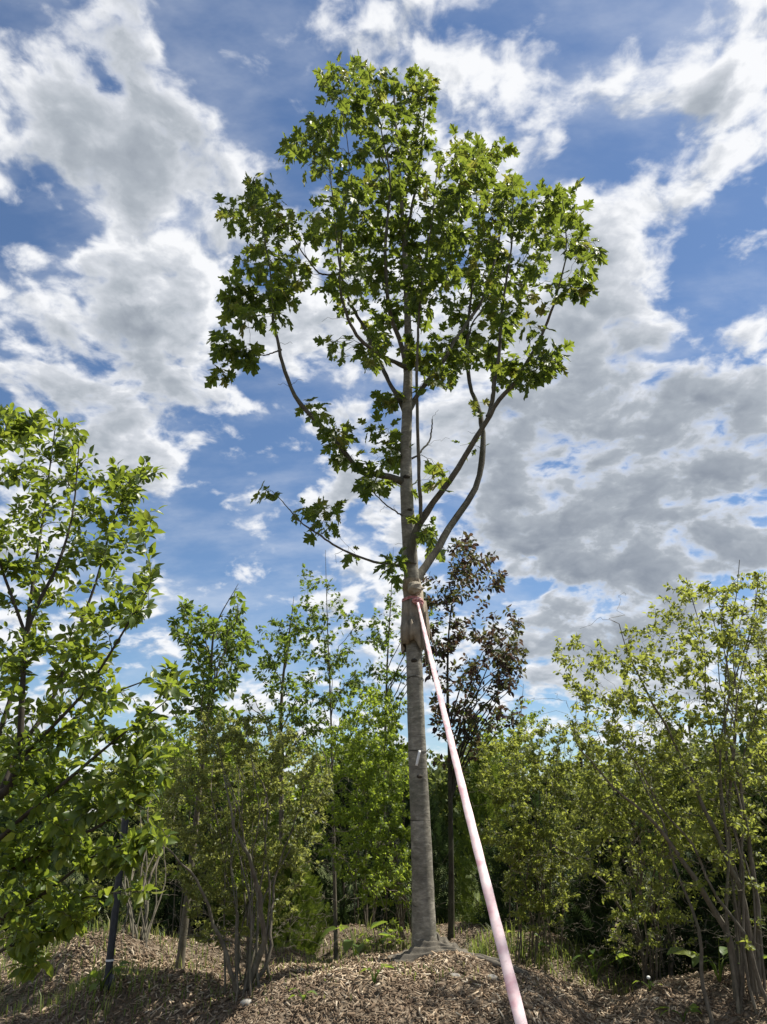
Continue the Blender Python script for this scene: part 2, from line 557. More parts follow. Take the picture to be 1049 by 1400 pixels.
# ------------------------------------------------------------------ terrain
MOUNDS = [  # (x, y, sx, sy, height)
    (0.36, 5.85, 0.84, 0.92, 0.40),
    (-0.62, 5.25, 0.40, 0.50, 0.22),
    (2.13, 5.95, 0.38, 0.40, 0.35),
    (2.78, 5.55, 0.40, 0.40, 0.33),
    (-1.15, 6.2, 0.62, 0.55, 0.25),
    (-2.0, 7.3, 0.60, 0.55, 0.36),
    (-2.9, 8.7, 0.75, 0.60, 0.22),
    (-1.0, 7.7, 0.50, 0.4, 0.22),
    (-3.6, 6.6, 0.9, 0.6, 0.10),
    (-1.6, 9.6, 1.2, 0.5, 0.10),
    (1.5, 8.0, 0.6, 0.6, 0.26),
    (0.1, 9.3, 0.9, 0.5, 0.14),
    (0.95, 8.9, 0.5, 0.5, 0.15),
    (3.9, 7.5, 0.8, 0.8, 0.25), (0.36, 5.9, 0.7, 0.75, 0.05), (-1.75, 6.1, .35, .35, .16), (-2.6, 6.9, .45, .4, .20), (-0.15, 7.2, .4, .35, .16), (-2.3, 5.9, .4, .3, .12), (1.35, 6.6, .35, .3, .10), (-0.05, 5.1, .28, .25, .06), (0.95, 5.15, .25, .3, .07), (-3.3, 7.6, .5, .4, .2),
]
_r = np.random.default_rng(5)
_W = [(_r.normal(0, 1, 2) * s, _r.uniform(0, 6.28), a) for s, a in [(1.1, .025), (1.3, .025), (2.2, .022), (3.1, .020), (4.5, .018), (6.0, .014), (8.0, .010), (11., .006), (15., .005), (19., .004)]]


def hgt(x, y):
    x = np.asarray(x, float)
    y = np.asarray(y, float)
    t = np.clip((y - 1.8) / 2.8, 0, 1)
    z = 0.10 * t * t * (3 - 2 * t)
    z = z * np.clip(1.1 - np.abs(y) / 400, 0.3, 1)
    for mx, my, sx, sy, h in MOUNDS:
        q = ((x - mx) / sx) ** 2 + ((y - my) / sy) ** 2
        z = z + h * np.exp(-0.5 * q ** 1.5)
    for k, ph, a in _W:
        z = z + a * np.sin(k[0] * x + k[1] * y + ph) * np.clip(1.5 - np.hypot(x, y) / 40, 0, 1)
    return z


def ground_px(px, py):
    """where the ray through a pixel of the photograph meets the ground"""
    d = pix_dir(px, py)
    ys = np.linspace(3.0, 30, 2700)
    p = d[None] * (ys / d[1])[:, None] + np.array([0, 0, CAMZ])
    below = p[:, 2] < hgt(p[:, 0], p[:, 1])
    i = int(np.argmax(below)) if below.any() else len(ys) - 1
    return np.array([p[i, 0], p[i, 1], float(hgt(p[i, 0], p[i, 1]))])


def on_ground(x, y):
    return np.array([x, y, float(hgt(x, y))])


def axis_steps(lo, hi, step, far):
    a = list(np.arange(lo, hi + step, step))
    s, left, right = step, [], []
    x0, x1 = a[0], a[-1]
    while x1 < far:
        s *= 1.35
        x0 -= s
        x1 += s
        left.append(x0)
        right.append(x1)
    return np.array(left[::-1] + a + right)


gx = axis_steps(-7.0, 6.5, 0.055, 1500)
gy = axis_steps(-1.5, 13.0, 0.055, 1500)
GX, GY = np.meshgrid(gx, gy)
GZ = hgt(GX, GY)
nx, ny = len(gx), len(gy)
idx = np.arange(nx * ny).reshape(ny, nx)
Fg = np.stack([idx[:-1, :-1], idx[:-1, 1:], idx[1:, 1:], idx[1:, :-1]], -1).reshape(-1, 4)
me = mesh_data('ground', np.stack([GX, GY, GZ], -1).reshape(-1, 3), Fg, True)
me.materials.append(M['ground'])
ground = bpy.data.objects.new('ground', me)
COL.objects.link(ground)
ground['kind'] = 'structure'

# ------------------------------------------------------------------ leaf shapes (local +Y along the leaf, +Z its face)


def sym_leaf(stations, fold, curl, petiole, wave=0.0):
    """stations: (y, half width)"""
    V, F = [], []
    mid = []
    for i, (y, w) in enumerate(stations):
        zc = -curl * y * y
        c = len(V)
        V.append((0, y, zc))
        if w > 1e-4:
            wz = wave * math.sin(i * 2.3)
            V.append((w, y, zc + fold * w + wz))
            V.append((-w, y, zc + fold * w - wz))
            mid.append((c, c + 1, c + 2))
        else:
            mid.append((c, c, c))
    for a, b in zip(mid[:-1], mid[1:]):
        for k in (1, 2):
            q = [a[0], a[k], b[k], b[0]] if k == 1 else [a[0], b[0], b[k], a[k]]
            r = []
            for t in q:
                if t not in r:
                    r.append(t)
            if len(r) == 3:
                F.append(r)
            elif len(r) == 4:
                F.append([r[0], r[1], r[2]])
                F.append([r[0], r[2], r[3]])
    if petiole > 0:
        c = len(V)
        V += [(-0.012, -petiole, 0.03), (0.012, -petiole, 0.03), (0, 0.02, 0.0)]
        F.append([c, c + 1, c + 2])
    V = np.array(V, float)
    V[:, 1] += petiole
    return V, np.array(F)


def maple_leaf(seed):
    r = np.random.default_rng(seed)
    half = np.array([(0.14, -0.05), (0.36, 0.00), (0.22, 0.13), (0.38, 0.25), (0.60, 0.52), (0.40, 0.45), (0.36, 0.58), (0.17, 0.47), (0.20, 0.61), (0.31, 0.76), (0.14, 0.79)])
    V = [(0, 0), (0, 0.20), (0, 0.47), (0, 1.0)]
    F = []
    for s in (1, -1):
        b = len(V)
        hv = half * r.uniform(0.92, 1.08, half.shape)
        V += [(s * x, y) for x, y in hv]
        ring = [0] + list(range(b, b + 8))
        for i in range(8):
            F.append((1, ring[i], ring[i + 1]))
        F.append((1, b + 7, 2))
        ring = list(range(b + 7, b + 11)) + [3]
        for i in range(4):
            F.append((2, ring[i], ring[i + 1]))
    V = np.array(V, float)
    z = 0.28 * np.abs(V[:, 0]) - 0.30 * V[:, 1] ** 2 - 0.45 * V[:, 0] ** 2 + r.normal(0, .03, len(V))
    V = np.column_stack([V, z])
    pet = 0.55
    c = len(V)
    V = np.vstack([V, [(-0.012, -pet, 0.10), (0.012, -pet, 0.10), (0.014, 0, 0), (-0.014, 0, 0)]])
    F += [(c, c + 1, c + 2), (c, c + 2, c + 3)]
    V[:, 1] += pet
    return V, np.array(F)


T_MAPLE = [maple_leaf(s) for s in (1, 2, 3)]
T_APPLE = [sym_leaf([(0, 0.0), (0.14, 0.17), (0.38, 0.27), (0.65, 0.24), (0.86, 0.11), (1.0, 0)], f, c, 0.22, w) for f, c, w in ((0.45, .25, .02), (0.30, .40, .03), (0.6, .12, .02))]
T_SMALL = [sym_leaf([(0, 0.0), (0.3, 0.26), (0.65, 0.24), (1.0, 0)], f, c, 0.12) for f, c in ((0.35, .2), (0.2, .35))]
T_FROND = []
for sd in (1, 2):
    rr = np.random.default_rng(sd)
    V, F = [], []
    for i in range(7):
        y = i / 7
        for s in (1, -1):
            L = 0.42 * (1 - y) + 0.12
            b = len(V)
            V += [(0, y - 0.05, 0), (0, y + 0.05, 0), (s * L * .75, y + L * 0.62, rr.normal(0, .06))]
            F.append((b, b + 1, b + 2))
    b = len(V)
    V += [(-.03, 0, 0), (.03, 0, 0), (0, 1.1, 0)]
    F.append((b, b + 1, b + 2))
    # one connected piece in feel: fronds share the stalk
    T_FROND.append((np.array(V, float), np.array(F)))
T_CLUMP = []
for sd in (11, 12):
    rr = np.random.default_rng(sd)
    V, F = [], []
    for i in range(7):
        c = rr.normal(0, .4, 3)
        a = nrm(rr.normal(0, 1, 3))
        s = nrm(np.cross(a, rr.normal(0, 1, 3)))
        b = len(V)
        V += [c - s * .22, c + a * .35, c + s * .22, c - a * .35]
        F += [(b, b + 1, b + 2), (b, b + 2, b + 3)]
    T_CLUMP.append((np.array(V, float), np.array(F)))


class Leaves:
    def __init__(self):
        self.p, self.a, self.n, self.s = [], [], [], []

    def add(self, p, a, n, s):
        a = nrm(a)
        n = nrm(n - a * np.sum(n * a, -1, keepdims=True))
        self.p.append(p)
        self.a.append(a)
        self.n.append(n)
        self.s.append(s)

    def arrays(self):
        return [np.concatenate(x) for x in (self.p, self.a, self.n, self.s)]


def leaf_mesh(p, a, n, s, tmpl):
    Vs, Fs, base = [], [], 0
    side = np.cross(a, n)
    which = np.arange(len(p)) % len(tmpl)
    for k, (tv, tf) in enumerate(tmpl):
        m = which == k
        if not m.any():
            continue
        V = p[m][:, None, :] + s[m][:, None, None] * (tv[None, :, 0:1] * side[m][:, None, :] + tv[None, :, 1:2] * a[m][:, None, :] + tv[None, :, 2:3] * n[m][:, None, :])
        F = tf[None] + (np.arange(m.sum()) * len(tv))[:, None, None] + base
        Vs.append(V.reshape(-1, 3))
        Fs.append(F.reshape(-1, 3))
        base += len(V) * len(tv)
    return np.concatenate(Vs), np.concatenate(Fs)


LEAF_MESH = {}


def foliage(root, L, tmpl, mat, singles=0, name='crown', key='leaf'):
    p, a, n, s = L.arrays()
    if singles:
        pix, dep = to_pix(p)
        ok = (pix[:, 0] > 2) & (pix[:, 0] < 1047) & (pix[:, 1] > 2) & (pix[:, 1] < 1398)
        score = s / dep + np.where(ok, 0, -9) + np.linspace(0, 1e-6, len(s))
        order = np.argsort(-score)
        one = order[:singles]
        rest = np.sort(order[singles:])
        side = np.cross(a, n)
        off = np.array(root.location)
        for j, i in enumerate(one):
            k = j % len(tmpl)
            mk_ = (key, mat.name, k)
            if mk_ not in LEAF_MESH:
                me_ = mesh_data('leaf', tmpl[k][0], tmpl[k][1])
                me_.materials.append(mat)
                LEAF_MESH[mk_] = me_
            o = bpy.data.objects.new('leaf', LEAF_MESH[mk_])
            R = np.eye(4)
            R[:3, 0] = side[i] * s[i]
            R[:3, 1] = a[i] * s[i]
            R[:3, 2] = n[i] * s[i]
            R[:3, 3] = p[i] - off
            o.parent = root
            o.matrix_local = Matrix(R.tolist())
            COL.objects.link(o)
        p, a, n, s = p[rest], a[rest], n[rest], s[rest]
    if len(p):
        V, F = leaf_mesh(p, a, n, s, tmpl)
        c = mk(name, V, F, mat, root)
        c['kind'] = 'stuff'
        return c


# ------------------------------------------------------------------ growing plants
UP = np.array([0, 0, 1.0])


def curve_between(p0, t0, p1, rng, k=7, bend=0.5, wig=0.04, lift=0.15):
    L = np.linalg.norm(p1 - p0)
    c = p0 + nrm(t0) * L * bend + UP * L * lift * 0.3
    t = np.linspace(0, 1, k)[:, None]
    P = (1 - t) ** 2 * p0 + 2 * t * (1 - t) * c + t * t * p1
    P[1:-1] += rng.normal(0, wig * L, (k - 2, 3)) * 0.5
    return P


class Skel:
    def __init__(self):
        self.P, self.T, self.R = [], [], []
        self.curves = []

    def add(self, P, R, keep=True):
        T = nrm(np.gradient(P, axis=0))
        self.P.append(P)
        self.T.append(T)
        self.R.append(R)
        if keep:
            self.curves.append((P, R))

    def flat(self):
        return np.concatenate(self.P), np.concatenate(self.T), np.concatenate(self.R)


def connect(sk, targets, rng, up_pen=1.5, rk=0.006, rmin=0.0012, skip=0.3, wig=0.05, maxfrac=0.55, inner=None):
    """twig to every target from the best place on the skeleton so far"""
    P, T, R = sk.flat()
    dist = np.array([np.min(np.linalg.norm(P - q, axis=1)) for q in targets])
    out = []
    for i in np.argsort(dist):
        q = targets[i]
        v = q - P
        d = np.linalg.norm(v, axis=1)
        cosang = np.sum(v * T, 1) / np.maximum(d, 1e-6)
        cost = d * (1 + 0.35 * (1 - cosang)) + up_pen * np.maximum(0, -v[:, 2]) + np.where(d < 0.06, 0.5, 0)
        j = int(np.argmin(cost))
        L = d[j]
        r0 = min(R[j] * 0.6, 0.0016 + rk * L)
        r0 = max(r0, rmin)
        C = curve_between(P[j], T[j] * 0.7 + nrm(v[j]) * 0.6, q, rng, wig=wig)
        rr = np.linspace(r0, rmin * 0.8, len(C))
        sk.curves.append((C, rr))
        out.append((C, rr))
        P = np.vstack([P, C[1:]])
        T = np.vstack([T, nrm(np.gradient(C, axis=0))[1:]])
        R = np.concatenate([R, rr[1:]])
    return out


def leaves_on(twigs, L, rng, n, size, t0=0.3, fwd=0.5, spread=0.9, droop=0.25, jit=0.25, face=0.5, off=0.0, cap=None):
    C = np.array([c for c, _ in twigs])            # (m, k, 3)
    m, k, _ = C.shape
    T = nrm(np.gradient(C, axis=1))
    t = t0 + (1 - t0) * np.clip((np.arange(n)[None] + rng.uniform(0, 1, (m, n))) / n, 0, 0.999)
    ln = np.linalg.norm(C[:, -1] - C[:, 0], axis=1, keepdims=True)
    if cap:                                        # leaves only on the last `cap` metres of a long twig
        t = 1 - (1 - t) * np.minimum(1, cap / ln)
    s = t * (k - 1)
    i = np.minimum(s.astype(int), k - 2)
    f = (s - i)[..., None]
    rows = np.arange(m)[:, None]
    P = C[rows, i] * (1 - f) + C[rows, i + 1] * f
    TT = nrm(T[rows, i] * (1 - f) + T[rows, i + 1] * f)
    phi = (np.arange(n)[None] * 2.4 + rng.uniform(0, 6.28, (m, 1)) + rng.normal(0, .4, (m, n)))[..., None]
    A = nrm(np.cross(TT, UP + 0.01))
    B = np.cross(TT, A)
    rad = A * np.cos(phi) + B * np.sin(phi)
    ax = TT * fwd + rad * spread + rng.normal(0, jit, (m, n, 3)) - UP * droop
    nn = UP * face + rng.normal(0, 0.55, (m, n, 3)) + TT * 0.2
    sz = size * rng.uniform(0.5, 1.25, (m, n))
    L.add((P + rad * off).reshape(-1, 3), ax.reshape(-1, 3), nn.reshape(-1, 3), sz.reshape(-1))


def ell_targets(ells, rng, Y, dY, scale=1.0):
    """points inside crown masses given as (px, py, rx, ry, count[, Y, dY])"""
    out = []
    for e in ells:
        px, py, rx, ry, n = e[:5]
        y0 = e[5] if len(e) > 5 else Y
        dy = e[6] if len(e) > 6 else dY
        for _ in range(max(1, int(n * scale))):
            a = rng.uniform(0, 6.283)
            r = math.sqrt(rng.uniform(0, 1))
            out.append(at(px + rx * r * math.cos(a), py + ry * r * math.sin(a), y0 + rng.uniform(-1, 1) * dy * math.sqrt(max(0.15, 1 - r * r))))
    return np.array(out)


def stem(base, tip, rng, r0, r1, n=18, out=0.25, wig=0.085):
    """a stem that leaves the base steeply and leans out"""
    v = tip - base
    L = np.linalg.norm(v)
    mid = base + v * 0.5 + UP * L * 0.06 * out * 4 - np.array([v[0], v[1], 0]) * 0.12
    P = spline([base, mid, tip], n)
    ph = rng.uniform(0, 6.28, 3)
    s = np.linspace(0, 1, n)[:, None]
    P = P + wig * L * 0.6 * np.sin(s * rng.uniform(4, 9) + ph) * s * (1.2 - s)
    ph = rng.uniform(0, 6.28, 3)
    P = P + wig * L * 0.28 * np.sin(s * rng.uniform(12, 22) + ph) * np.sqrt(s) * (1.1 - s)
    R = r0 + (r1 - r0) * np.linspace(0, 1, n) ** 0.8
    return P, R


def shrub(name, label, cat, base, crown, Y, dY, seed, leaf, leaf_size, n_stem, mat, bark='stem_bark', per=14, r0=0.016, spread=0.14,
          tips=None, extra_stems=None, singles=0, group=None, cap=0.35, tmpl=None, bare=0, droop=.2, rk=.006, up_pen=1.5, t0=.2, key='small', sides=5, low=.3, dens=1.5):
    rng = np.random.default_rng(seed)
    base = np.array(base)
    root = empty(name, base, label, cat, group)
    sk = Skel()
    tg = ell_targets(crown, rng, Y, dY, dens)
    lw = tg[rng.permutation(len(tg))[:int(len(tg) * low)]]
    f = rng.uniform(.28, .75, (len(lw), 1))
    lw = np.column_stack([base[:2] + (lw[:, :2] - base[:2]) * (f * .5 + .4), base[2] + (lw[:, 2:] - base[2]) * f])
    # main stems
    if tips is None:
        hi = tg[np.argsort(-tg[:, 2])][: max(n_stem * 3, 8)]
        pool = np.vstack([hi, tg[rng.permutation(len(tg))[:n_stem * 2]]])
        tipsP = pool[rng.permutation(len(pool))[:n_stem]]
    else:
        tipsP = np.array([at(a, b, Y + rng.uniform(-1, 1) * dY * .7) for a, b in tips])
    mains = []
    for tp in tipsP:
        off = rng.normal(0, spread * 0.5, 2)
        b = base + np.array([off[0], off[1], 0])
        b[2] = float(hgt(b[0], b[1])) - 0.03
        b[:2] += (tp[:2] - base[:2]) * 0.03
        q = rng.uniform(.4, .8)
        P, R = stem(b, tp, rng, r0 * q, r0 * .18 * q)
        mains.append((P, R))
    for pts, a, b in (extra_stems or []):
        P = spline(pts, 20)
        P[1:] += np.cumsum(rng.normal(0, .009, (19, 3)), 0)
        mains.append((P, b + (a - b) * np.linspace(1, 0, 20) ** 1.2))
    for P, R in mains:
        sk.add(P, R, keep=False)
    if len(lw):
        tg = np.vstack([tg, lw])
    tw = connect(sk, tg, rng, rk=rk, up_pen=up_pen)
    # each main stem is a part; the fine twigs are one
    for P, R in mains:
        V, F = tubes([(P, R)], 7)
        mk('stem', V, F, M[bark], root, True)
    if bare:
        bt = tg[rng.integers(0, len(tg), int(bare * 2.2))] + rng.normal(0, .2, (int(bare * 2.2), 3)) - UP * rng.uniform(.12, .75, (int(bare * 2.2), 1))
        bt[:, 2] = np.maximum(bt[:, 2], base[2] + .3)
        connect(sk, bt, rng, rk=rk, up_pen=.4, wig=.14)
    V, F = tubes(sk.curves, 4)
    t = mk('twigs', V, F, M[bark], root, True)
    t['kind'] = 'stuff'
    L = Leaves()
    leaves_on(tw, L, rng, int(per * 1.6), leaf_size * .8, t0=t0, cap=cap, droop=droop)
    foliage(root, L, tmpl or T_SMALL, M[leaf], singles, key=key)
    return root


def young_tree(name, label, base_px, trunk, crown, Y, dY, seed, leaf, size, per, tmpl, r0, bark='stem_bark', forks=6, group=None, cap=.3, droop=.35, leader=True, key='y', base=None, droopface=.5, full=1.5):
    """single-stemmed young tree: traced trunk, side branches that rise from it, twigs and leaves"""
    rng = np.random.default_rng(seed)
    base = ground_px(*base_px) if base is None else base
    Y = base[1]
    root = empty(name, base, label, 'tree', group)
    crown = [(c[0], c[1], c[2] * 1.1, c[3] * 1.08, c[4] * full) for c in crown]
    pts = [base - UP * 0.05] + [at(a, b, Y) for a, b in trunk]
    P = spline(pts, 26)
    R = .70 * r0 * np.linspace(1, 0.0, 26) ** 1.05 + 0.002
    R[0] *= 1.3
    V, F = tubes([(P, R)], 10)
    mk('trunk', V, F, M[bark], root, True)
    sk = Skel()
    sk.add(P, R, keep=False)
    tg = ell_targets(crown, rng, Y, dY)
    # side limbs
    far = tg[np.argsort(-np.hypot(tg[:, 0] - np.interp(tg[:, 2], P[:, 2], P[:, 0]), tg[:, 1] - Y))][:forks * 3]
    limbs = []
    for q in far[rng.permutation(len(far))[:forks]]:
        h = np.hypot(q[0] - base[0], q[1] - Y)
        zj = q[2] - h * rng.uniform(1.0, 1.6) - .15
        j = int(np.argmin(np.abs(P[:, 2] - zj)))
        j = max(8, j)
        C = curve_between(P[j], UP * .6 + nrm(q - P[j]) * .6, q, rng, k=9, wig=.03)
        rr = np.linspace(R[j] * .55, .003, 9)
        limbs.append((C, rr))
        sk.add(C, rr, keep=False)
    for C, rr in limbs:
        V, F = tubes([(C, rr)], 6)
        mk('branch', V, F, M[bark], root, True)
    low = min(P[7, 2], tg[:, 2].min())
    tw = connect(sk, tg, rng, up_pen=2.5)
    V, F = tubes(sk.curves, 4)
    o = mk('twigs', V, F, M[bark], root, True)
    o['kind'] = 'stuff'
    L = Leaves()
    leaves_on(tw, L, rng, int(per * 1.7), size * .88, t0=.1, cap=cap, droop=droop, face=droopface)
    foliage(root, L, tmpl, M[leaf], 0)
    return root


def thuja(name, label, base, height, radius, seed, mat, n=1500, size=.14, group=None, lean=0.0):
    """conifer: trunk and upswept flat sprays through a cone of branches"""
    rng = np.random.default_rng(seed)
    base = np.array(base)
    root = empty(name, base, label, 'conifer', group)
    P = spline([base - UP * .05, base + UP * height * .5 + np.array([lean * .5, 0, 0]), base + UP * height * .97 + np.array([lean, 0, 0])], 12)
    V, F = tubes([(P, np.linspace(.035, .004, 12))], 7)
    mk('trunk', V, F, M['dark_bark'], root, True)
    u = rng.uniform(0, 1, n) ** 1.25
    h = 0.03 + u * 0.97
    prof = np.sin(np.clip((1 - h) * 1.15 + .05, 0, 1) * math.pi / 2) * (0.75 + .25 * np.clip(h / .15, 0, 1))
    ph = rng.uniform(0, 6.283, n)
    lump = 1 + .16 * np.sin(ph * 3 + h * 9 + seed) + .12 * np.sin(ph * 5 - h * 17)
    r = radius * prof * lump * np.sqrt(rng.uniform(.25, 1.0, n))
    c = np.interp(h * height, [0, height], [0, lean])
    pos = base + np.stack([r * np.cos(ph) + c, r * np.sin(ph), h * height * 1.0], 1)
    outw = np.stack([np.cos(ph), np.sin(ph), 0 * ph], 1)
    ax = outw * .55 + UP * .9 + rng.normal(0, .28, (n, 3))
    nn = np.cross(ax, rng.normal(0, 1, (n, 3)))
    L = Leaves()
    L.add(pos - ax * size * .5, ax, nn, size * rng.uniform(.7, 1.35, n))
    # limbs
    lim = []
    for i in rng.permutation(n)[:60]:
        z0 = max(0.05, h[i] - .12) * height
        p0 = base + np.array([c[i], 0, z0])
        lim.append((np.linspace(p0, pos[i], 5), np.linspace(.008, .002, 5)))
    V, F = tubes(lim, 4)
    o = mk('twigs', V, F, M['dark_bark'], root, True)
    o['kind'] = 'stuff'
    foliage(root, L, T_FROND, M[mat], 0)
    return root


# ------------------------------------------------------------------ the maple
def build_maple():
    rng = np.random.default_rng(77)
    base = on_ground(0.345, 6.1)
    root = empty('maple_tree', base, 'tall staked maple tree with burlap collar in the middle of the mound', 'tree')
    Y0 = 6.1

    def poly(pts, n):
        """pts: (px, py, dY, half width px)"""
        P = np.array([at(a, b, Y0 + c) for a, b, c, _ in pts])
        _, dep = to_pix(P)
        R = np.array([w * d / FPX for (_, _, _, w), d in zip(pts, dep)])
        Q = spline(np.column_stack([P, R]), n)
        return Q[:, :3], np.maximum(Q[:, 3], .002)
    trunk = [(582, 1325, 0, 19.5), (580.5, 1285, 0, 17.2), (578, 1200, 0, 14.8), (571.5, 1050, 0, 12.6), (567.5, 930, 0, 11.2), (563, 800, 0, 10.5), (557, 690, 0, 9.0),
             (555, 620, 0, 7.6), (557, 560, 0.02, 7.0), (558, 490, 0.05, 5.6), (557, 420, 0.1, 4.4), (553, 340, 0.15, 3.4), (548, 260, 0.2, 2.5), (543, 190, 0.2, 1.8), (538, 110, 0.2, .9)]
    P, R = poly(trunk, 120)
    sk = Skel()
    sk.add(P[40:], R[40:], keep=False)
    # trunk with small swellings, flare at the foot
    k = 28
    ang = np.arange(k) * 2 * math.pi / k
    ring = np.stack([np.cos(ang), np.sin(ang), 0 * ang], 1)
    zz = np.arange(len(P))
    bumpf = 1 + .02 * np.sin(ang[None] * 3 + zz[:, None] * .35) + rng.normal(0, .008, (len(P), k)) + .016 * np.sin(zz[:, None] * 1.7)
    flare = 1 + 0.30 * np.exp(-np.arange(len(P)) / 3.0)[:, None] * (1 + .5 * np.sin(ang[None] * 5))
    T = nrm(np.gradient(P, axis=0))
    A = nrm(np.cross(np.array([0, 1.0, 0])[None], T))
    B = np.cross(T, A)
    V = P[:, None] + (A[:, None] * np.cos(ang)[None, :, None] + B[:, None] * np.sin(ang)[None, :, None]) * (R[:, None] * bumpf * flare)[..., None]
    idx = np.arange(len(P) * k).reshape(len(P), k)
    F = np.stack([idx[:-1], np.roll(idx[:-1], -1, 1), np.roll(idx[1:], -1, 1), idx[1:]], -1).reshape(-1, 4)
    tr = mk('trunk', V.reshape(-1, 3), F, M['maple_bark'], root, True)
    for (px, py, s) in ((556, 655, 1.0), (566, 905, .8), (573, 1062, .7), (560, 700, .7)):
        c = at(px, py, Y0) - np.array([0, 1, 0]) * np.interp(at(px, py, Y0)[2], P[:, 2], R) * .9
        u = np.linspace(0, math.pi, 7)
        v_ = np.arange(9) * 2 * math.pi / 9
        Vk = np.array([c + s * np.array([.034 * math.sin(a) * math.cos(b), .022 * math.cos(a), .024 * math.sin(a) * math.sin(b)]) for a in u for b in v_])
        ii = np.arange(63).reshape(7, 9)
        mk('branch_scar', Vk, np.stack([ii[:-1], np.roll(ii[:-1], -1, 1), np.roll(ii[1:], -1, 1), ii[1:]], -1).reshape(-1, 4), M['dark_bark'], tr, True)
    B_ = [
        [(556, 660, 0, 5.5), (520, 648, -.10, 5.0), (497, 640, -.18, 4.6), (470, 612, -.25, 4.2), (440, 580, -.35, 3.8), (410, 545, -.42, 3.4), (395, 510, -.48, 3.0), (385, 475, -.52, 2.7), (375, 430, -.55, 2.0), (372, 370, -.6, 1.2), (360, 310, -.6, .7)],
        [(560, 775, 0, 2.2), (505, 765, -.12, 2.0), (460, 745, -.25, 1.7), (430, 725, -.33, 1.4), (402, 703, -.4, 1.1), (388, 685, -.42, .8), (372, 668, -.45, .6)],
        [(566, 795, .05, 6.6), (582, 776, .12, 6.6), (600, 751, .2, 6.2), (619, 720, .28, 5.6), (651, 669, .4, 4.9), (660, 623, .45, 4.8), (659, 586, .5, 4.3), (652, 554, .55, 3.6), (643, 523, .6, 3.2), (640, 457, .7, 2.4), (648, 390, .8, 1.7), (655, 310, .9, 1.1), (650, 230, 1.0, .6)],
        [(562, 770, -.04, 6.6), (563, 740, -.08, 6.2), (573, 714, -.14, 6.0), (597, 680, -.22, 5.2), (626, 640, -.3, 4.6), (646, 606, -.38, 4.3), (663, 580, -.45, 4.0), (676, 554, -.5, 3.8), (697, 529, -.55, 3.2), (726, 483, -.65, 2.6), (746, 440, -.75, 2.1), (757, 409, -.8, 1.6), (770, 350, -.85, 1.1), (765, 280, -.85, .6)],
        [(668, 570, -.46, 3.8), (674, 545, -.45, 3.5), (677, 514, -.42, 3.1), (683, 466, -.38, 2.6), (687, 417, -.33, 2.1), (698, 350, -.3, 1.4), (702, 270, -.3, .8)],
        [(572, 716, -.14, 3.4), (576, 700, -.2, 3.2), (574, 643, -.26, 2.9), (571, 571, -.32, 2.6), (571, 486, -.38, 2.2), (573, 443, -.42, 1.9), (580, 380, -.48, 1.5), (592, 300, -.55, 1.0), (600, 225, -.6, .6)],
        [(558, 562, .03, 4.2), (577, 529, .15, 3.8), (603, 494, .3, 3.5), (620, 463, .4, 3.1), (643, 426, .5, 2.6), (657, 400, .55, 2.2), (678, 330, .65, 1.5), (688, 240, .75, .7)],
        [(556, 565, .03, 4.0), (537, 531, .15, 3.6), (520, 497, .3, 3.3), (500, 450, .4, 2.8), (480, 410, .5, 2.3), (468, 365, .55, 1.8), (462, 290, .65, 1.2), (455, 200, .7, .6)],
        [(557, 502, .0, 3.6), (534, 494, -.15, 3.4), (513, 480, -.28, 3.1), (490, 455, -.4, 2.7), (475, 420, -.5, 2.3), (468, 380, -.55, 1.9), (470, 320, -.6, 1.4), (480, 230, -.65, .8), (470, 150, -.65, .5)],
        [(557, 508, .04, 4.2), (549, 474, -.02, 4.0), (537, 437, -.12, 3.5), (531, 400, -.2, 3.0), (530, 330, -.3, 2.3), (537, 250, -.35, 1.6), (528, 190, -.4, 1.1), (512, 110, -.4, .5)],
        [(554, 345, .15, 2.6), (562, 290, .2, 2.2), (572, 225, .2, 1.7), (580, 160, .15, 1.1), (585, 102, .15, .5)],
        [(470, 375, .55, 1.6), (440, 376, .45, 1.4), (420, 358, .4, 1.2), (392, 320, .3, .9), (350, 265, .2, .5)],
        [(385, 478, -.52, 1.3), (362, 485, -.6, 1.0), (330, 480, -.66, .8), (308, 466, -.7, .5)],
        [(757, 409, -.8, 1.2), (775, 395, -.85, .9), (800, 360, -.9, .5)],
        [(693, 535, -.55, 1.6), (720, 515, -.6, 1.3), (752, 490, -.65, .8)],
        [(558, 630, .02, 1.8), (571, 620, .15, 1.6), (585, 600, .25, 1.3), (588, 575, .3, .9)],
        [(553, 705, 0, 1.5), (535, 695, -.1, 1.2), (510, 672, -.2, .9), (498, 650, -.25, .6)],
        [(640, 462, .7, 1.4), (660, 420, .9, 1.1), (700, 380, 1.1, .8), (730, 330, 1.2, .5)],
        [(548, 262, .2, 1.6), (520, 210, .35, 1.2), (470, 130, .5, .6)],
    ]
    for pts in B_:
        Pb, Rb = poly(pts, 34)
        Rb = Rb * .86 * (1 + .05 * np.sin(np.arange(34) * 1.9 + rng.uniform(0, 6)) + rng.normal(0, .03, 34))
        Rb[:3] *= np.array([1.5, 1.25, 1.1])                 # collar where it leaves the trunk
        Pb[1:] += np.cumsum(rng.normal(0, .0035, (33, 3)), 0)
        sk.add(Pb, Rb, keep=False)
        V, F = tubes([(Pb, Rb)], 9)
        mk('branch', V, F, M['branch_bark'], root, True)
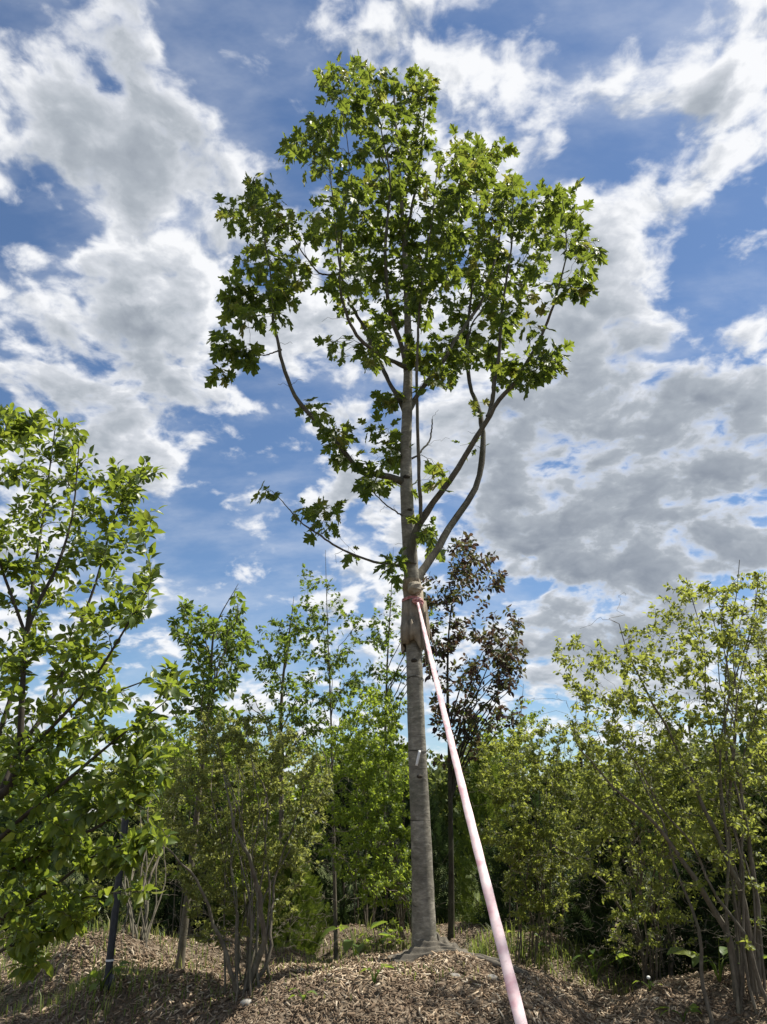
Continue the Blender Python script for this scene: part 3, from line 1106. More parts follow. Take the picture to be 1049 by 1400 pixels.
    E = [(505, 125, 65, 38, 26), (450, 104, 18, 12, 3), (478, 95, 25, 12, 6), (578, 118, 14, 22, 6), (500, 215, 85, 60, 36), (560, 165, 25, 50, 10), (398, 205, 16, 22, 6), (435, 180, 25, 25, 9),
         (655, 215, 50, 35, 22), (640, 285, 70, 50, 28), (565, 285, 85, 55, 26), (480, 305, 55, 45, 18), (350, 258, 24, 14, 7), (318, 290, 18, 10, 4), (365, 300, 40, 30, 12),
         (425, 310, 30, 25, 8), (345, 350, 25, 18, 6), (335, 410, 30, 25, 11), (385, 415, 22, 20, 6), (305, 466, 14, 7, 3), (338, 478, 22, 8, 4), (305, 507, 8, 5, 2), (400, 372, 30, 20, 7),
         (470, 395, 25, 25, 6), (458, 470, 14, 8, 2), (500, 370, 35, 45, 10), (560, 395, 55, 55, 18), (640, 370, 65, 55, 24), (700, 325, 45, 50, 18), (762, 300, 34, 45, 15), (765, 258, 14, 14, 3),
         (800, 340, 16, 18, 5), (792, 390, 12, 18, 3), (738, 378, 26, 28, 7), (700, 425, 45, 30, 13), (755, 487, 18, 18, 6), (700, 505, 35, 22, 9), (645, 465, 45, 35, 14), (600, 495, 35, 35, 11),
         (532, 545, 18, 12, 3), (520, 460, 25, 28, 6), (498, 485, 14, 10, 2), (430, 560, 10, 10, 2), (462, 588, 12, 8, 3), (515, 588, 22, 10, 3), (528, 625, 22, 15, 4), (510, 655, 20, 8, 3), (475, 622, 12, 10, 2),
         (442, 698, 18, 10, 3), (410, 695, 10, 5, 1), (455, 728, 10, 6, 1), (361, 667, 3, 3, 1), (492, 762, 6, 4, 1), (544, 770, 6, 12, 2), (595, 652, 10, 8, 2), (580, 722, 8, 6, 2), (564, 472, 6, 10, 2), (628, 608, 4, 4, 1),
         (582, 745, 8, 8, 1), (640, 545, 12, 8, 1), (700, 265, 20, 30, 5), (620, 340, 50, 50, 12), (530, 330, 50, 40, 10)]
    # a leaf mass takes the depth of the branch that passes it
    SP, ST, SR = sk.flat()
    spix, sdep = to_pix(SP)
    tg = []
    for (px, py, rx, ry, n) in E:
        for _ in range(int(n * 1.55 + .4)):
            a = rng.uniform(0, 6.283)
            r = math.sqrt(rng.uniform(0, 1))
            x, y = px + rx * r * math.cos(a), py + ry * r * math.sin(a)
            d = np.hypot(spix[:, 0] - x, spix[:, 1] - y)
            j = rng.choice(np.argsort(d)[:14])
            tg.append(at(x, y, SP[j, 1] + rng.normal(0, .22)))
    tw = connect(sk, np.array(tg), rng, up_pen=1.2, rk=.005, rmin=.0016)
    # bare hanging twiglets
    bare = [(440, 440), (400, 470), (415, 520), (470, 500), (615, 600), (590, 610), (600, 560), (640, 590), (380, 525), (430, 545), (465, 490), (610, 640), (520, 700), (540, 745), (690, 420), (460, 770), (540, 690)]
    bt = []
    for (x, y) in bare:
        d = np.hypot(spix[:, 0] - x, spix[:, 1] - y)
        bt.append(at(x, y, SP[int(np.argmin(d)), 1] - .05))
    connect(sk, np.array(bt), rng, up_pen=0.0, rk=.004, rmin=.0014, wig=.12)
    V, F = tubes(sk.curves, 5)
    o = mk('twigs', V, F, M['branch_bark'], root, True)
    o['kind'] = 'stuff'
    L = Leaves()
    leaves_on(tw, L, rng, 6, .116, t0=.0, cap=.24, droop=.6, spread=.9, fwd=.5, face=.7)
    foliage(root, L, T_MAPLE, M['maple_leaf'], 300, key='maple')
    return P, R


TP, TR = build_maple()


def trunk_at(py):
    """centre and radius of the maple trunk at a picture row"""
    pix, _ = to_pix(TP)
    i = int(np.argmin(np.abs(pix[:, 1] - py)))
    return TP[i], TR[i]


# ------------------------------------------------------------------ strap, burlap, tag on the maple
def loft(rings, close=True):
    k = len(rings[0])
    V = np.concatenate(rings)
    idx = np.arange(len(rings) * k).reshape(len(rings), k)
    a, b = idx[:-1], idx[1:]
    if close:
        F = np.stack([a, np.roll(a, -1, 1), np.roll(b, -1, 1), b], -1).reshape(-1, 4)
    else:
        F = np.stack([a[:, :-1], a[:, 1:], b[:, 1:], b[:, :-1]], -1).reshape(-1, 4)
    return V, F


def build_collar():
    rng = np.random.default_rng(8)
    c0, r0 = trunk_at(806)
    root = empty('burlap_collar', trunk_at(880)[0], 'brown burlap collar tied round the maple trunk with a knotted top', 'burlap wrap')
    k = 72
    ang = np.arange(k) * 2 * math.pi / k
    rows = [800, 806, 813, 820, 827, 836, 846, 857, 868, 876, 883, 889]
    rings = []
    folds = .5 * np.sin(ang * 7 + .6) + .35 * np.sin(ang * 11 + 2) + .25 * np.sin(ang * 17 + 1)
    low = 6 * np.sin(ang * 2 + 2.4) + 4 * np.sin(ang * 5)
    for i, py in enumerate(rows):
        c, r = trunk_at(py)
        t = i / (len(rows) - 1)
        puff = {0: .010, 1: .014, 2: .010, 3: .004}.get(i, .006 + .030 * math.sin(min(1, (i - 3) / 5) * math.pi / 2) * (1 - .35 * max(0, t - .7) / .3))
        amp = .004 if i < 4 else .006 + .012 * t
        zoff = -(low / FPX * 6.3) * max(0, (t - .5) * 2)
        rr = r + puff + amp * folds + rng.normal(0, .0008, k)
        right = np.clip(np.cos(ang), 0, 1) ** 2 * (.030 * math.sin(t * math.pi))
        rr = rr + right
        rings.append(np.stack([c[0] + rr * np.cos(ang), c[1] + rr * np.sin(ang), c[2] + zoff], 1))
    V, F = loft(rings)
    mk('cloth', V, F, M['burlap'], root, True)
    # knot of cloth above the tie
    kc, kr = trunk_at(805)
    kc = at(568, 804, kc[1] - kr - .045)
    u = np.linspace(0.02, math.pi - .02, 14)
    v = np.arange(24) * 2 * math.pi / 24
    rings = []
    for a in u:
        q = .060 * (1 + .14 * np.sin(v * 3 + a * 5) + .07 * np.sin(a * 9 + v * 2))
        rings.append(kc + np.stack([q * math.sin(a) * np.cos(v) * 1.1, q * .8 * math.sin(a) * np.sin(v), q * .85 * math.cos(a) + 0 * v], 1))
    V, F = loft(rings)
    kn = mk('knot', V, F, M['burlap_pale'], root, True)
    P = kc + np.stack([.058 * np.cos(v), .046 * np.sin(v), -.012 + .008 * np.sin(v * 2)], 1)
    P = np.vstack([P, P[:1]])
    V, F = tubes([(P, np.full(25, .008))], 6)
    mk('twist', V, F, M['burlap_pale'], kn, True)
    # hanging flap with frayed strands at the right
    c, r = trunk_at(850)
    rows = np.linspace(0, 1, 12)
    rings = []
    top = at(577, 838, c[1] - r - .03)
    bot = at(585, 906, c[1] - r - .03)
    for t in rows:
        ctr = top + (bot - top) * t
        w = .030 * (1 - .55 * t)
        xs = np.linspace(-1, 1, 9)
        rings.append(np.stack([ctr[0] + xs * w, ctr[1] + .014 * np.sin(xs * 4 + t * 3), ctr[2] + .01 * np.abs(xs) + 0 * xs], 1))
    V, F = loft(rings, False)
    mk('flap', V, F, M['burlap'], root, True)
    for (x0, y0, x1, y1) in ((583, 870, 589, 930), (586, 868, 592, 905), (580, 880, 584, 925), (588, 860, 595, 890), (578, 884, 580, 900)):
        a = at(x0, y0, c[1] - r - .02)
        b = at(x1, y1, c[1] - r - .02)
        P = spline([a, (a + b) / 2 + rng.normal(0, .01, 3), b], 8)
        V, F = tubes([(P, np.linspace(.005, .0012, 8))], 5)
        mk('frayed_strand', V, F, M['strand'], root, True)


def ribbon(pts, widths, side, th, n, twist=0.0):
    P = spline(pts, n)
    W = np.interp(np.linspace(0, 1, n), np.linspace(0, 1, len(widths)), widths)
    T = nrm(np.gradient(P, axis=0))
    S = nrm(side[None] - T * (T @ side)[:, None])
    Nn = np.cross(S, T)
    if twist:
        tw_ = (twist * np.sin(np.linspace(0, 7.5, n)))[:, None]
        S, Nn = S * np.cos(tw_) + Nn * np.sin(tw_), Nn * np.cos(tw_) - S * np.sin(tw_)
        W = W * (1 + .04 * np.sin(np.arange(n) * 1.3))
    rings = []
    for p, s, q, w in zip(P, S, Nn, W):
        rings.append(np.array([p - s * w / 2 - q * th / 2, p + s * w / 2 - q * th / 2, p + s * w / 2 + q * th / 2, p - s * w / 2 + q * th / 2]))
    V, F = loft(rings)
    m = len(rings) * 4
    return V, [F, np.array([[3, 2, 1, 0], [m - 4, m - 3, m - 2, m - 1]])]


def build_strap():
    rng = np.random.default_rng(3)
    c, r = trunk_at(820)
    kn = at(571, 822, c[1] - r - .035)
    low = at(726, 1400, 2.1)
    anchor = np.array([low[0] + (low[0] - kn[0]) * .48, 0.0, 0.0])
    d = (low - kn)
    t = (0.02 - kn[2]) / d[2]
    anchor = kn + d * t
    anchor[2] = float(hgt(anchor[0], anchor[1])) - .05
    root = empty('guy_strap', anchor, 'long faded pink webbing strap with painted leaf dapples running from the maple trunk down to the front', 'strap')
    pts = [kn + (anchor - kn) * s - UP * .05 * math.sin(s * math.pi) for s in np.linspace(0, 1, 9)]
    side = nrm(np.array([1.0, 0.25, 0.10]))
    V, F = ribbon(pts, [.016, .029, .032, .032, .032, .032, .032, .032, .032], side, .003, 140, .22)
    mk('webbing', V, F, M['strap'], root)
    # loop round the trunk
    a = np.arange(40) * 2 * math.pi / 40
    for dz, w in ((0.0, .006), (.013, .005)):
        rings = []
        for q in a:
            o_ = np.array([math.cos(q), math.sin(q), 0])
            rr = r + .016 + .002 * math.sin(q * 5 + dz * 90)
            ce = c + UP * (dz + .006 * math.sin(q * 3))
            rings.append(np.array([ce + o_ * rr - UP * w, ce + o_ * (rr + .006) - UP * w * .9, ce + o_ * (rr + .008) + UP * w * .9, ce + o_ * rr + UP * w]))
        rings.append(rings[0])
        V, F = loft(rings)
        mk('loop', V, F, M['strap_red'], root, True)
    # knot: interlaced turns of webbing
    for s, (dx, dz, rx, rz, ph) in enumerate(((0, 0, .030, .020, 0), (.012, -.006, .020, .028, 1), (.022, -.012, .022, .014, 2), (-.018, .002, .020, .012, .5))):
        q = np.linspace(0, 2 * math.pi, 22)
        P = kn + np.stack([dx + rx * np.cos(q), -.006 + .016 * np.sin(q * 2 + ph), dz + rz * np.sin(q)], 1)
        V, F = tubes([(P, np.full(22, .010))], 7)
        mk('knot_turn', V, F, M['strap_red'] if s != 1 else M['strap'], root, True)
    P = spline([kn + np.array([.01, -.01, -.01]), kn + np.array([.035, -.02, -.025]), kn + np.array([.032, -.015, -.055])], 8)
    V, F = tubes([(P, np.linspace(.011, .007, 8))], 6)
    mk('loose_end', V, F, M['strap_red'], root, True)


def build_tag():
    c, r = trunk_at(1027)
    root = empty('tree_tag', c, 'narrow silver tag hanging from a wire round the maple trunk', 'tag')
    a = np.linspace(0, 2 * math.pi, 41)
    P = np.stack([c[0] + (r + .004) * np.cos(a), c[1] + (r + .004) * np.sin(a), c[2] + .004 * np.sin(a * 2)], 1)
    V, F = tubes([(P, np.full(41, .0028))], 5)
    mk('wire', V, F, M['wire'], root, True)
    top = at(574, 1026, c[1] - r - .012)
    bot = at(569.5, 1047, c[1] - r - .012)
    V, F = ribbon([top, (top + bot) / 2 + np.array([0, -.004, 0]), bot], [.020, .020, .020], np.array([1.0, 0, .2]), .0015, 8)
    mk('plate', V, F, M['tag'], root)
    q = np.linspace(0, 2 * math.pi, 13)
    P = top + np.stack([.006 * np.cos(q), 0 * q, -.001 + .006 * np.sin(q)], 1)
    V, F = tubes([(P, np.full(13, .0016))], 4)
    mk('ring', V, F, M['wire'], root, True)
    c, r = trunk_at(933)
    P = np.stack([c[0] + (r + .004) * np.cos(a), c[1] + (r + .004) * np.sin(a), c[2] - .022 * np.sin(a) * 1.0], 1)
    V, F = tubes([(P, np.full(41, .0028))], 5)
    o = mk('wire_ring', V, F, M['wire'], None, True)
    tag(o, 'thin dark wire ring girdling the maple trunk below the burlap', 'wire')


def build_base_cloth():
    rng = np.random.default_rng(12)
    c = on_ground(0.345, 6.1)
    root = empty('base_burlap', c, 'grey folded burlap sheet gathered round the foot of the maple trunk', 'burlap sheet')
    k = 120
    ang = np.arange(k) * 2 * math.pi / k
    rings = []
    ph = rng.uniform(0, 6.28, 5)
    edge = .22 + .04 * np.sin(ang * 3 + ph[0]) + .03 * np.sin(ang * 7 + ph[1]) + .10 * np.clip(-np.cos(ang), 0, 1) + .05 * np.clip(np.cos(ang), 0, 1)
    for t in np.linspace(0, 1, 30):
        rr = .05 + (edge - .05) * t
        x = c[0] + rr * np.cos(ang) * 1.05
        y = c[1] + rr * np.sin(ang) * .85
        g = hgt(x, y)
        fold = .5 + .5 * np.sin(t * 25 + 2.2 * np.sin(ang * 2 + ph[2]) + 1.2 * np.sin(ang * 5 + ph[3]))
        z = g + .012 + .135 * (1 - t) ** 1.5 * (.72 + .28 * np.sin(ang * 2 - .6)) + .034 * fold * (1 - t * .55) * min(1, 5 * t + .2)
        if t > .97:
            z = g - .01
        rings.append(np.stack([x, y, z], 1))
    V, F = loft(rings)
    mk('sheet', V, F, M['burlap_grey'], root, True)
    for j in range(3):
        P = []
        for t in np.linspace(0, 1, 14):
            x = c[0] + .23 + .42 * t
            y = c[1] - .10 - .05 * j + .03 * math.sin(t * 5 + j)
            P.append([x, y, float(hgt(x, y)) + .008 + .012 * math.sin(t * math.pi) + (.010 if j == 1 else 0)])
        V, F = tubes([(np.array(P), .020 * np.sin(np.linspace(.5, 2.7, 14)) * (1 + .15 * np.sin(np.arange(14) * 2.1 + j)))], 8)
        mk('fold', V, F, M['burlap_grey'], root, True)


build_collar()
build_strap()
build_tag()
build_base_cloth()


# ------------------------------------------------------------------ near left tree (oval leaves)
def build_left_tree():
    rng = np.random.default_rng(21)
    Y0 = 3.3
    base = on_ground(-2.15, 3.3)
    root = empty('fruit_tree', base, 'leafy tree with glossy oval leaves filling the near left edge', 'tree')

    def poly(pts, n):
        P = np.array([at(a, b, Y0 + c) for a, b, c, _ in pts])
        _, dep = to_pix(P)
        R = np.array([w * d / FPX for (_, _, _, w), d in zip(pts, dep)])
        Q = spline(np.column_stack([P, R]), n)
        return Q[:, :3], np.maximum(Q[:, 3], .0015)
    s = spline([base - UP * .05, base + np.array([.03, .02, .5]), at(-90, 1230, Y0), at(-55, 1120, Y0)], 24)
    R = np.linspace(.055, .036, 24)
    V, F = tubes([(s, R)], 12)
    mk('trunk', V, F, M['dark_bark'], root, True)
    sk = Skel()
    sk.add(s, R, keep=False)
    BR = [
        [(-55, 1120, 0, 11), (-30, 1100, -.02, 10), (5, 1085, -.05, 9), (25, 1040, -.07, 8), (30, 960, -.08, 6.5), (36, 870, -.08, 5.5), (55, 820, -.06, 4.5), (80, 770, 0, 3.2), (100, 700, .05, 2.2), (108, 610, .1, 1.2)],
        [(36, 870, -.08, 4.0), (18, 820, -.12, 3.5), (0, 770, -.15, 3), (-20, 700, -.2, 2), (-30, 600, -.2, 1.2)],
        [(0, 1086, -.05, 7), (30, 1020, .05, 5), (70, 960, .15, 4), (100, 880, .22, 3.4), (130, 800, .28, 2.8), (150, 730, .3, 2.0), (180, 650, .32, 1.0)],
        [(25, 1040, -.05, 5), (80, 985, -.2, 4), (120, 940, -.3, 3.2), (165, 870, -.38, 2.4), (205, 800, -.45, 1.0)],
        [(-40, 1110, 0, 8), (0, 1000, .3, 6), (30, 900, .45, 5), (45, 800, .5, 4), (60, 700, .55, 2.5), (75, 590, .55, 1.0)],
        [(-70, 1170, 0, 8), (-20, 1160, -.2, 6), (40, 1110, -.3, 5), (100, 1060, -.35, 4), (160, 1010, -.4, 2.8), (225, 960, -.42, 1.2)],
        [(-80, 1200, 0, 8), (-30, 1210, -.1, 6), (30, 1180, -.2, 5), (90, 1150, -.25, 4), (150, 1120, -.3, 2.8), (205, 1060, -.35, 1.2)],
        [(-85, 1230, 0, 8), (-30, 1265, -.05, 6), (20, 1245, -.1, 5), (70, 1215, -.12, 4), (130, 1170, -.15, 2.6), (215, 1140, -.2, 1.0)],
        [(-90, 1250, 0, 6), (-40, 1310, 0, 5), (20, 1290, 0, 4), (60, 1265, 0, 3), (110, 1230, -.05, 1.8), (135, 1225, -.08, 1.0)],
        [(-60, 1130, 0, 7), (-10, 1070, .4, 5), (60, 1020, .6, 4), (130, 960, .7, 3), (200, 930, .75, 1.2)],
        [(-60, 1120, 0, 8), (-60, 1000, .1, 6), (-50, 850, .1, 4), (-20, 700, .1, 2.5), (10, 580, .1, 1.0)],
    ]
    BR = [[(x, y, d, max(.7, w * .62)) for x, y, d, w in q] for q in BR]
    for pts in BR:
        Pb, Rb = poly(pts, 26)
        sk.add(Pb, Rb, keep=False)
        V, F = tubes([(Pb, Rb)], 8)
        mk('branch', V, F, M['dark_bark'], root, True)
    E = [(12, 590, 30, 38, 15), (55, 590, 30, 30, 12), (100, 600, 18, 30, 6), (60, 650, 60, 45, 24), (130, 660, 40, 40, 14), (185, 655, 32, 22, 11), (205, 640, 12, 12, 2), (60, 740, 70, 60, 30), (150, 730, 50, 50, 20), (195, 700, 22, 30, 6),
         (60, 840, 70, 60, 26), (150, 830, 45, 40, 13), (200, 800, 18, 25, 6), (190, 840, 20, 20, 4), (60, 930, 70, 50, 24), (130, 910, 40, 40, 12), (60, 1010, 75, 50, 30), (150, 990, 60, 45, 20), (215, 930, 30, 35, 8), (205, 1020, 38, 30, 13),
         (60, 1090, 75, 45, 28), (150, 1090, 50, 30, 14), (195, 1060, 30, 20, 7), (60, 1170, 75, 45, 26), (150, 1160, 50, 25, 13), (205, 1145, 30, 15, 6), (40, 1240, 60, 40, 20), (100, 1240, 35, 25, 8), (190, 1225, 16, 12, 2), (25, 1300, 35, 25, 10), (90, 1265, 30, 12, 4),
         (-70, 900, 60, 300, 40)]
    SP, _, _ = sk.flat()
    spix, _ = to_pix(SP)
    tg = []
    for (px, py, rx, ry, n) in E:
        for _ in range(int(n * 1.3 + .5)):
            a = rng.uniform(0, 6.283)
            r = math.sqrt(rng.uniform(0, 1))
            x, y = px + rx * r * math.cos(a), py + ry * r * math.sin(a)
            d = np.hypot(spix[:, 0] - x, spix[:, 1] - y)
            j = rng.choice(np.argsort(d)[:12])
            tg.append(at(x, y, SP[j, 1] + rng.normal(0, .13)))
    tw = connect(sk, np.array(tg), rng, up_pen=1.0, rk=.006, rmin=.0012)
    V, F = tubes(sk.curves, 5)
    o = mk('twigs', V, F, M['dark_bark'], root, True)
    o['kind'] = 'stuff'
    L = Leaves()
    leaves_on(tw, L, rng, 14, .047, t0=.0, cap=.26, droop=.10, spread=.8, fwd=.65, face=.75)
    foliage(root, L, T_APPLE, M['apple_leaf'], 300, key='apple')


build_left_tree()

# ------------------------------------------------------------------ young trees in the row behind
young_tree('young_tree', 'slim young tree behind the left shrub, its crown beside the oval-leaved tree', (245, 1328), [(262, 1180), (276, 1050), (288, 940), (294, 860), (326, 798)],
           [(262, 850, 26, 30, 22), (300, 870, 34, 35, 30), (280, 930, 45, 35, 36), (325, 830, 14, 18, 5), (325, 900, 20, 40, 14), (262, 980, 26, 25, 12), (300, 985, 30, 20, 10)],
           7.3, .5, 31, 'young_leaf', .070, 7, T_APPLE, .045, forks=8)
young_tree('young_tree', 'slim young tree with a dark trunk rising through the left shrub', (384, 1292), [(385, 1150), (384, 1000), (388, 920), (398, 850), (402, 815)],
           [(375, 880, 28, 30, 20), (400, 860, 30, 28, 22), (390, 930, 45, 40, 40), (400, 990, 45, 30, 24), (360, 960, 25, 40, 14), (380, 1030, 35, 20, 8)],
           9, .55, 32, 'young_leaf', .068, 7, T_SMALL, .05, forks=8)
young_tree('young_tree', 'slim young maple with a tall bare leader left of the main trunk', (460, 1314), [(457, 1180), (455, 1080), (452, 960), (448, 860), (445, 752)],
           [(420, 785, 14, 10, 4), (440, 815, 26, 20, 12), (465, 830, 10, 20, 4), (450, 870, 42, 35, 30), (455, 925, 48, 35, 36), (440, 975, 45, 25, 20), (495, 850, 6, 12, 2), (420, 850, 16, 25, 6)],
           8.5, .5, 33, 'young_leaf', .066, 5, T_MAPLE, .030, forks=8, full=1.0)
young_tree('young_tree', 'young maple half hidden directly behind the left side of the main trunk', (521, 1268), [(524, 1150), (527, 1000), (530, 900), (534, 830), (538, 748)],
           [(535, 800, 14, 22, 6), (525, 850, 26, 30, 16), (540, 890, 36, 35, 24), (520, 930, 34, 30, 16), (505, 870, 10, 20, 4), (540, 780, 10, 12, 3), (590, 870, 20, 40, 8)],
           9, .5, 34, 'young_leaf', .070, 5, T_MAPLE, .045, forks=7)
young_tree('plum_tree', 'purple-leaved young tree right behind the main trunk', (617, 1282), [(617, 1180), (615, 1040), (612, 930), (616, 840), (634, 725)],
           [(630, 745, 24, 18, 10), (610, 790, 40, 35, 26), (660, 780, 24, 28, 14), (678, 790, 12, 14, 5), (605, 850, 38, 40, 28), (660, 850, 35, 35, 18), (695, 895, 30, 14, 14), (708, 860, 10, 14, 5), (640, 910, 55, 35, 34), (700, 925, 24, 20, 8), (620, 970, 45, 35, 26), (670, 970, 40, 30, 16), (620, 1020, 40, 25, 12)],
           9, .7, 35, 'purple_leaf', .078, 8, T_APPLE, .05, bark='dark_bark', forks=12, cap=.3, full=1.4)
young_tree('young_tree', 'thin green-leaved tree between the purple tree and the right shrubs', (700, 1262), [(700, 1150), (705, 1050), (712, 980), (716, 935)],
           [(700, 1000, 35, 30, 26), (690, 1050, 40, 30, 26), (725, 970, 18, 18, 6), (640, 1000, 30, 25, 14)],
           9.5, .6, 36, 'lime_leaf', .06, 10, T_SMALL, .03, forks=6)

# unseen maple added past the right edge so its shade dapples the lower strap
def added_shade_maple():
    rng = np.random.default_rng(40)
    base = on_ground(3.55, 3.75)
    root = empty('maple_tree', base, 'unseen maple added outside the right edge to shade the strap', 'tree')
    P = spline([base - UP * .05, base + UP * 2.5, base + np.array([-.02, .02, 4.6]), base + np.array([-.02, .02, 6.8])], 30)
    R = np.linspace(.085, .008, 30)
    V, F = tubes([(P, R)], 12)
    mk('trunk', V, F, M['maple_bark'], root, True)
    sk = Skel()
    sk.add(P, R, keep=False)
    tg = base + np.array([0.02, 0.05, 6.2]) + nrm(rng.normal(0, 1, (95, 3))) * np.array([.58, .62, .68]) * (rng.uniform(.1, 1, (95, 1)) ** .4)
    tw = connect(sk, tg, rng, up_pen=2.5)
    V, F = tubes(sk.curves, 5)
    mk('twigs', V, F, M['branch_bark'], root, True)['kind'] = 'stuff'
    L = Leaves()
    leaves_on(tw, L, rng, 6, .10, t0=0, cap=.24, droop=.5, face=.7)
    foliage(root, L, T_MAPLE, M['maple_leaf'], 0)


added_shade_maple()

# ------------------------------------------------------------------ shrubs
g1 = ground_px(332, 1358)
shrub('shrub', 'twiggy multi-stemmed shrub with small dull leaves on the left mound', 'shrub', g1,
      [(260, 1090, 45, 70, 46), (320, 1060, 60, 70, 80), (390, 1060, 55, 60, 62), (300, 1000, 50, 30, 30), (360, 1000, 45, 25, 22), (430, 1090, 30, 60, 26), (330, 1150, 80, 45, 36), (260, 1170, 35, 40, 16), (420, 1160, 25, 30, 8)],
      6.3, .65, 41, 'dull_leaf', .036, 15, None, per=17, r0=.014, spread=.20, bare=260, cap=.3, dens=1.9, low=.4,
      extra_stems=[([g1 - UP * .03, at(300, 1290, g1[1] - .1), at(262, 1210, g1[1] - .2), at(225, 1160, g1[1] - .25)], .018, .005),
                   ([g1 - UP * .03, at(352, 1280, g1[1] - .1), at(335, 1180, g1[1] - .2), at(305, 1130, g1[1] - .25), at(290, 1060, g1[1] - .2)], .024, .005),
                   ([g1 - UP * .03, at(365, 1300, g1[1]), at(375, 1200, g1[1] + .1), at(420, 1080, g1[1] + .2)], .018, .004)])
shrub('shrub', 'upright clump of grey stems behind the black pole on the left', 'shrub', ground_px(190, 1288),
      [(200, 1150, 50, 60, 40), (170, 1080, 50, 40, 24), (240, 1100, 40, 60, 26), (130, 1160, 40, 50, 18), (90, 1190, 50, 40, 14)], 8.4, .6, 42, 'dull_leaf', .045, 12, None, per=12, r0=.018, bare=50)
shrub('shrub', 'light green shrub with thin stems left of the maple trunk', 'shrub', ground_px(548, 1282),
      [(500, 1010, 55, 40, 70), (540, 1060, 40, 45, 60), (480, 1080, 50, 40, 60), (520, 1130, 50, 40, 46), (470, 1150, 35, 40, 22), (520, 970, 38, 26, 30), (550, 1170, 20, 40, 10)], 8.0, .6, 43, 'lime_leaf', .044, 10, None, per=15, r0=.014, bare=40)
shrub('shrub', 'green shrub filling the back row behind the twiggy left shrub', 'shrub', on_ground(-2.3, 9.7),
      [(290, 1010, 50, 40, 40), (350, 1030, 50, 40, 40), (250, 1060, 45, 45, 34), (320, 1090, 60, 40, 40), (400, 1070, 40, 40, 30), (220, 1010, 35, 30, 16)], 9.7, .7, 51, 'lime_leaf', .062, 9, None, per=13, r0=.015)
shrub('shrub', 'bright lime shrub behind the slim maples', 'shrub', on_ground(-.25, 10.4),
      [(500, 985, 45, 45, 60), (455, 1030, 45, 40, 44), (520, 1040, 45, 45, 44), (420, 1060, 40, 40, 30)], 10.4, .7, 44, 'lime_leaf', .06, 9, None, per=14, r0=.015)
shrub('shrub', 'olive green shrub of straight upright stems right of the strap', 'shrub', ground_px(735, 1310),
      [(690, 1050, 45, 45, 70), (740, 1090, 60, 60, 100), (690, 1130, 40, 45, 50), (790, 1060, 45, 60, 50), (740, 1160, 55, 30, 36), (730, 1010, 40, 30, 26), (780, 1000, 40, 30, 20)], 7.2, .6, 45, 'olive_leaf', .040, 16, None, per=14, r0=.012, spread=.24, bare=130)
h2 = ground_px(892, 1342)
shrub('shrub', 'spreading vase-shaped shrub growing from the round mulch mound on the right', 'shrub', h2,
      [(840, 1060, 60, 60, 80), (900, 1020, 60, 60, 70), (800, 1110, 50, 50, 46), (870, 1130, 60, 45, 46), (940, 1090, 50, 60, 46), (820, 980, 50, 40, 30), (960, 1150, 40, 40, 16), (790, 1180, 30, 20, 8)], 6.1, .65, 46, 'olive_leaf', .042, 13, None, per=13, r0=.016, spread=.18, bare=170, dens=1.25,
      extra_stems=[([h2 - UP * .03, at(865, 1275, h2[1] - .05), at(820, 1205, h2[1] - .15), at(760, 1160, h2[1] - .2), at(700, 1130, h2[1] - .25)], .018, .003),
                   ([h2 + np.array([.1, 0, -.03]), at(912, 1290, h2[1]), at(920, 1220, h2[1] + .05), at(935, 1120, h2[1] + .1)], .016, .004)])
h3 = ground_px(1025, 1362)
shrub('shrub', 'large yellow-green shrub with thick leaning stems at the right edge', 'shrub', h3,
      [(790, 900, 40, 30, 22), (765, 880, 14, 12, 3), (830, 940, 50, 40, 40), (900, 880, 55, 50, 64), (960, 840, 50, 45, 52), (920, 810, 36, 22, 14), (1020, 830, 40, 50, 48), (1000, 920, 60, 60, 70), (920, 960, 60, 50, 62), (850, 1010, 50, 40, 30), (1030, 1010, 50, 60, 46), (950, 1050, 60, 50, 36), (1000, 1130, 50, 50, 24), (780, 950, 30, 25, 8)],
      5.6, .75, 47, 'olive_leaf', .046, 10, None, per=10, r0=.020, spread=.22, singles=200, bare=190, cap=.34, dens=1.15, low=.2,
      extra_stems=[([h3 + np.array([-.08, 0, -.03]), at(990, 1270, h3[1]), at(950, 1200, h3[1] - .1), at(900, 1130, h3[1] - .2), at(850, 1080, h3[1] - .3), at(790, 1020, h3[1] - .4)], .028, .004),
                   ([h3 + np.array([.02, 0, -.03]), at(1012, 1240, h3[1]), at(975, 1140, h3[1] - .1), at(935, 1040, h3[1] - .1), at(880, 930, h3[1] - .1), at(850, 850, h3[1])], .026, .003),
                   ([h3 + np.array([.05, 0, -.03]), at(1030, 1220, h3[1] + .1), at(1010, 1100, h3[1] + .1), at(985, 960, h3[1] + .15), at(1000, 760, h3[1] + .1)], .022, .0025)])
shrub('shrub', 'shrub cut by the right edge behind the thick leaning stems', 'shrub', on_ground(4.0, 6.9),
      [(1040, 900, 60, 80, 50), (1030, 1050, 60, 80, 50), (1090, 980, 70, 120, 60), (980, 1120, 50, 60, 30), (1040, 1200, 50, 60, 30)], 6.9, .6, 48, 'dull_leaf', .06, 9, None, per=13, r0=.022)
shrub('shrub', 'low thicket shrub between the olive shrub and the mulch mound', 'shrub', ground_px(812, 1285),
      [(800, 1150, 50, 50, 40), (850, 1190, 50, 40, 26), (770, 1200, 30, 40, 16), (880, 1080, 50, 50, 30)], 8.2, .6, 49, 'dull_leaf', .05, 9, None, per=12, r0=.013, bare=40)
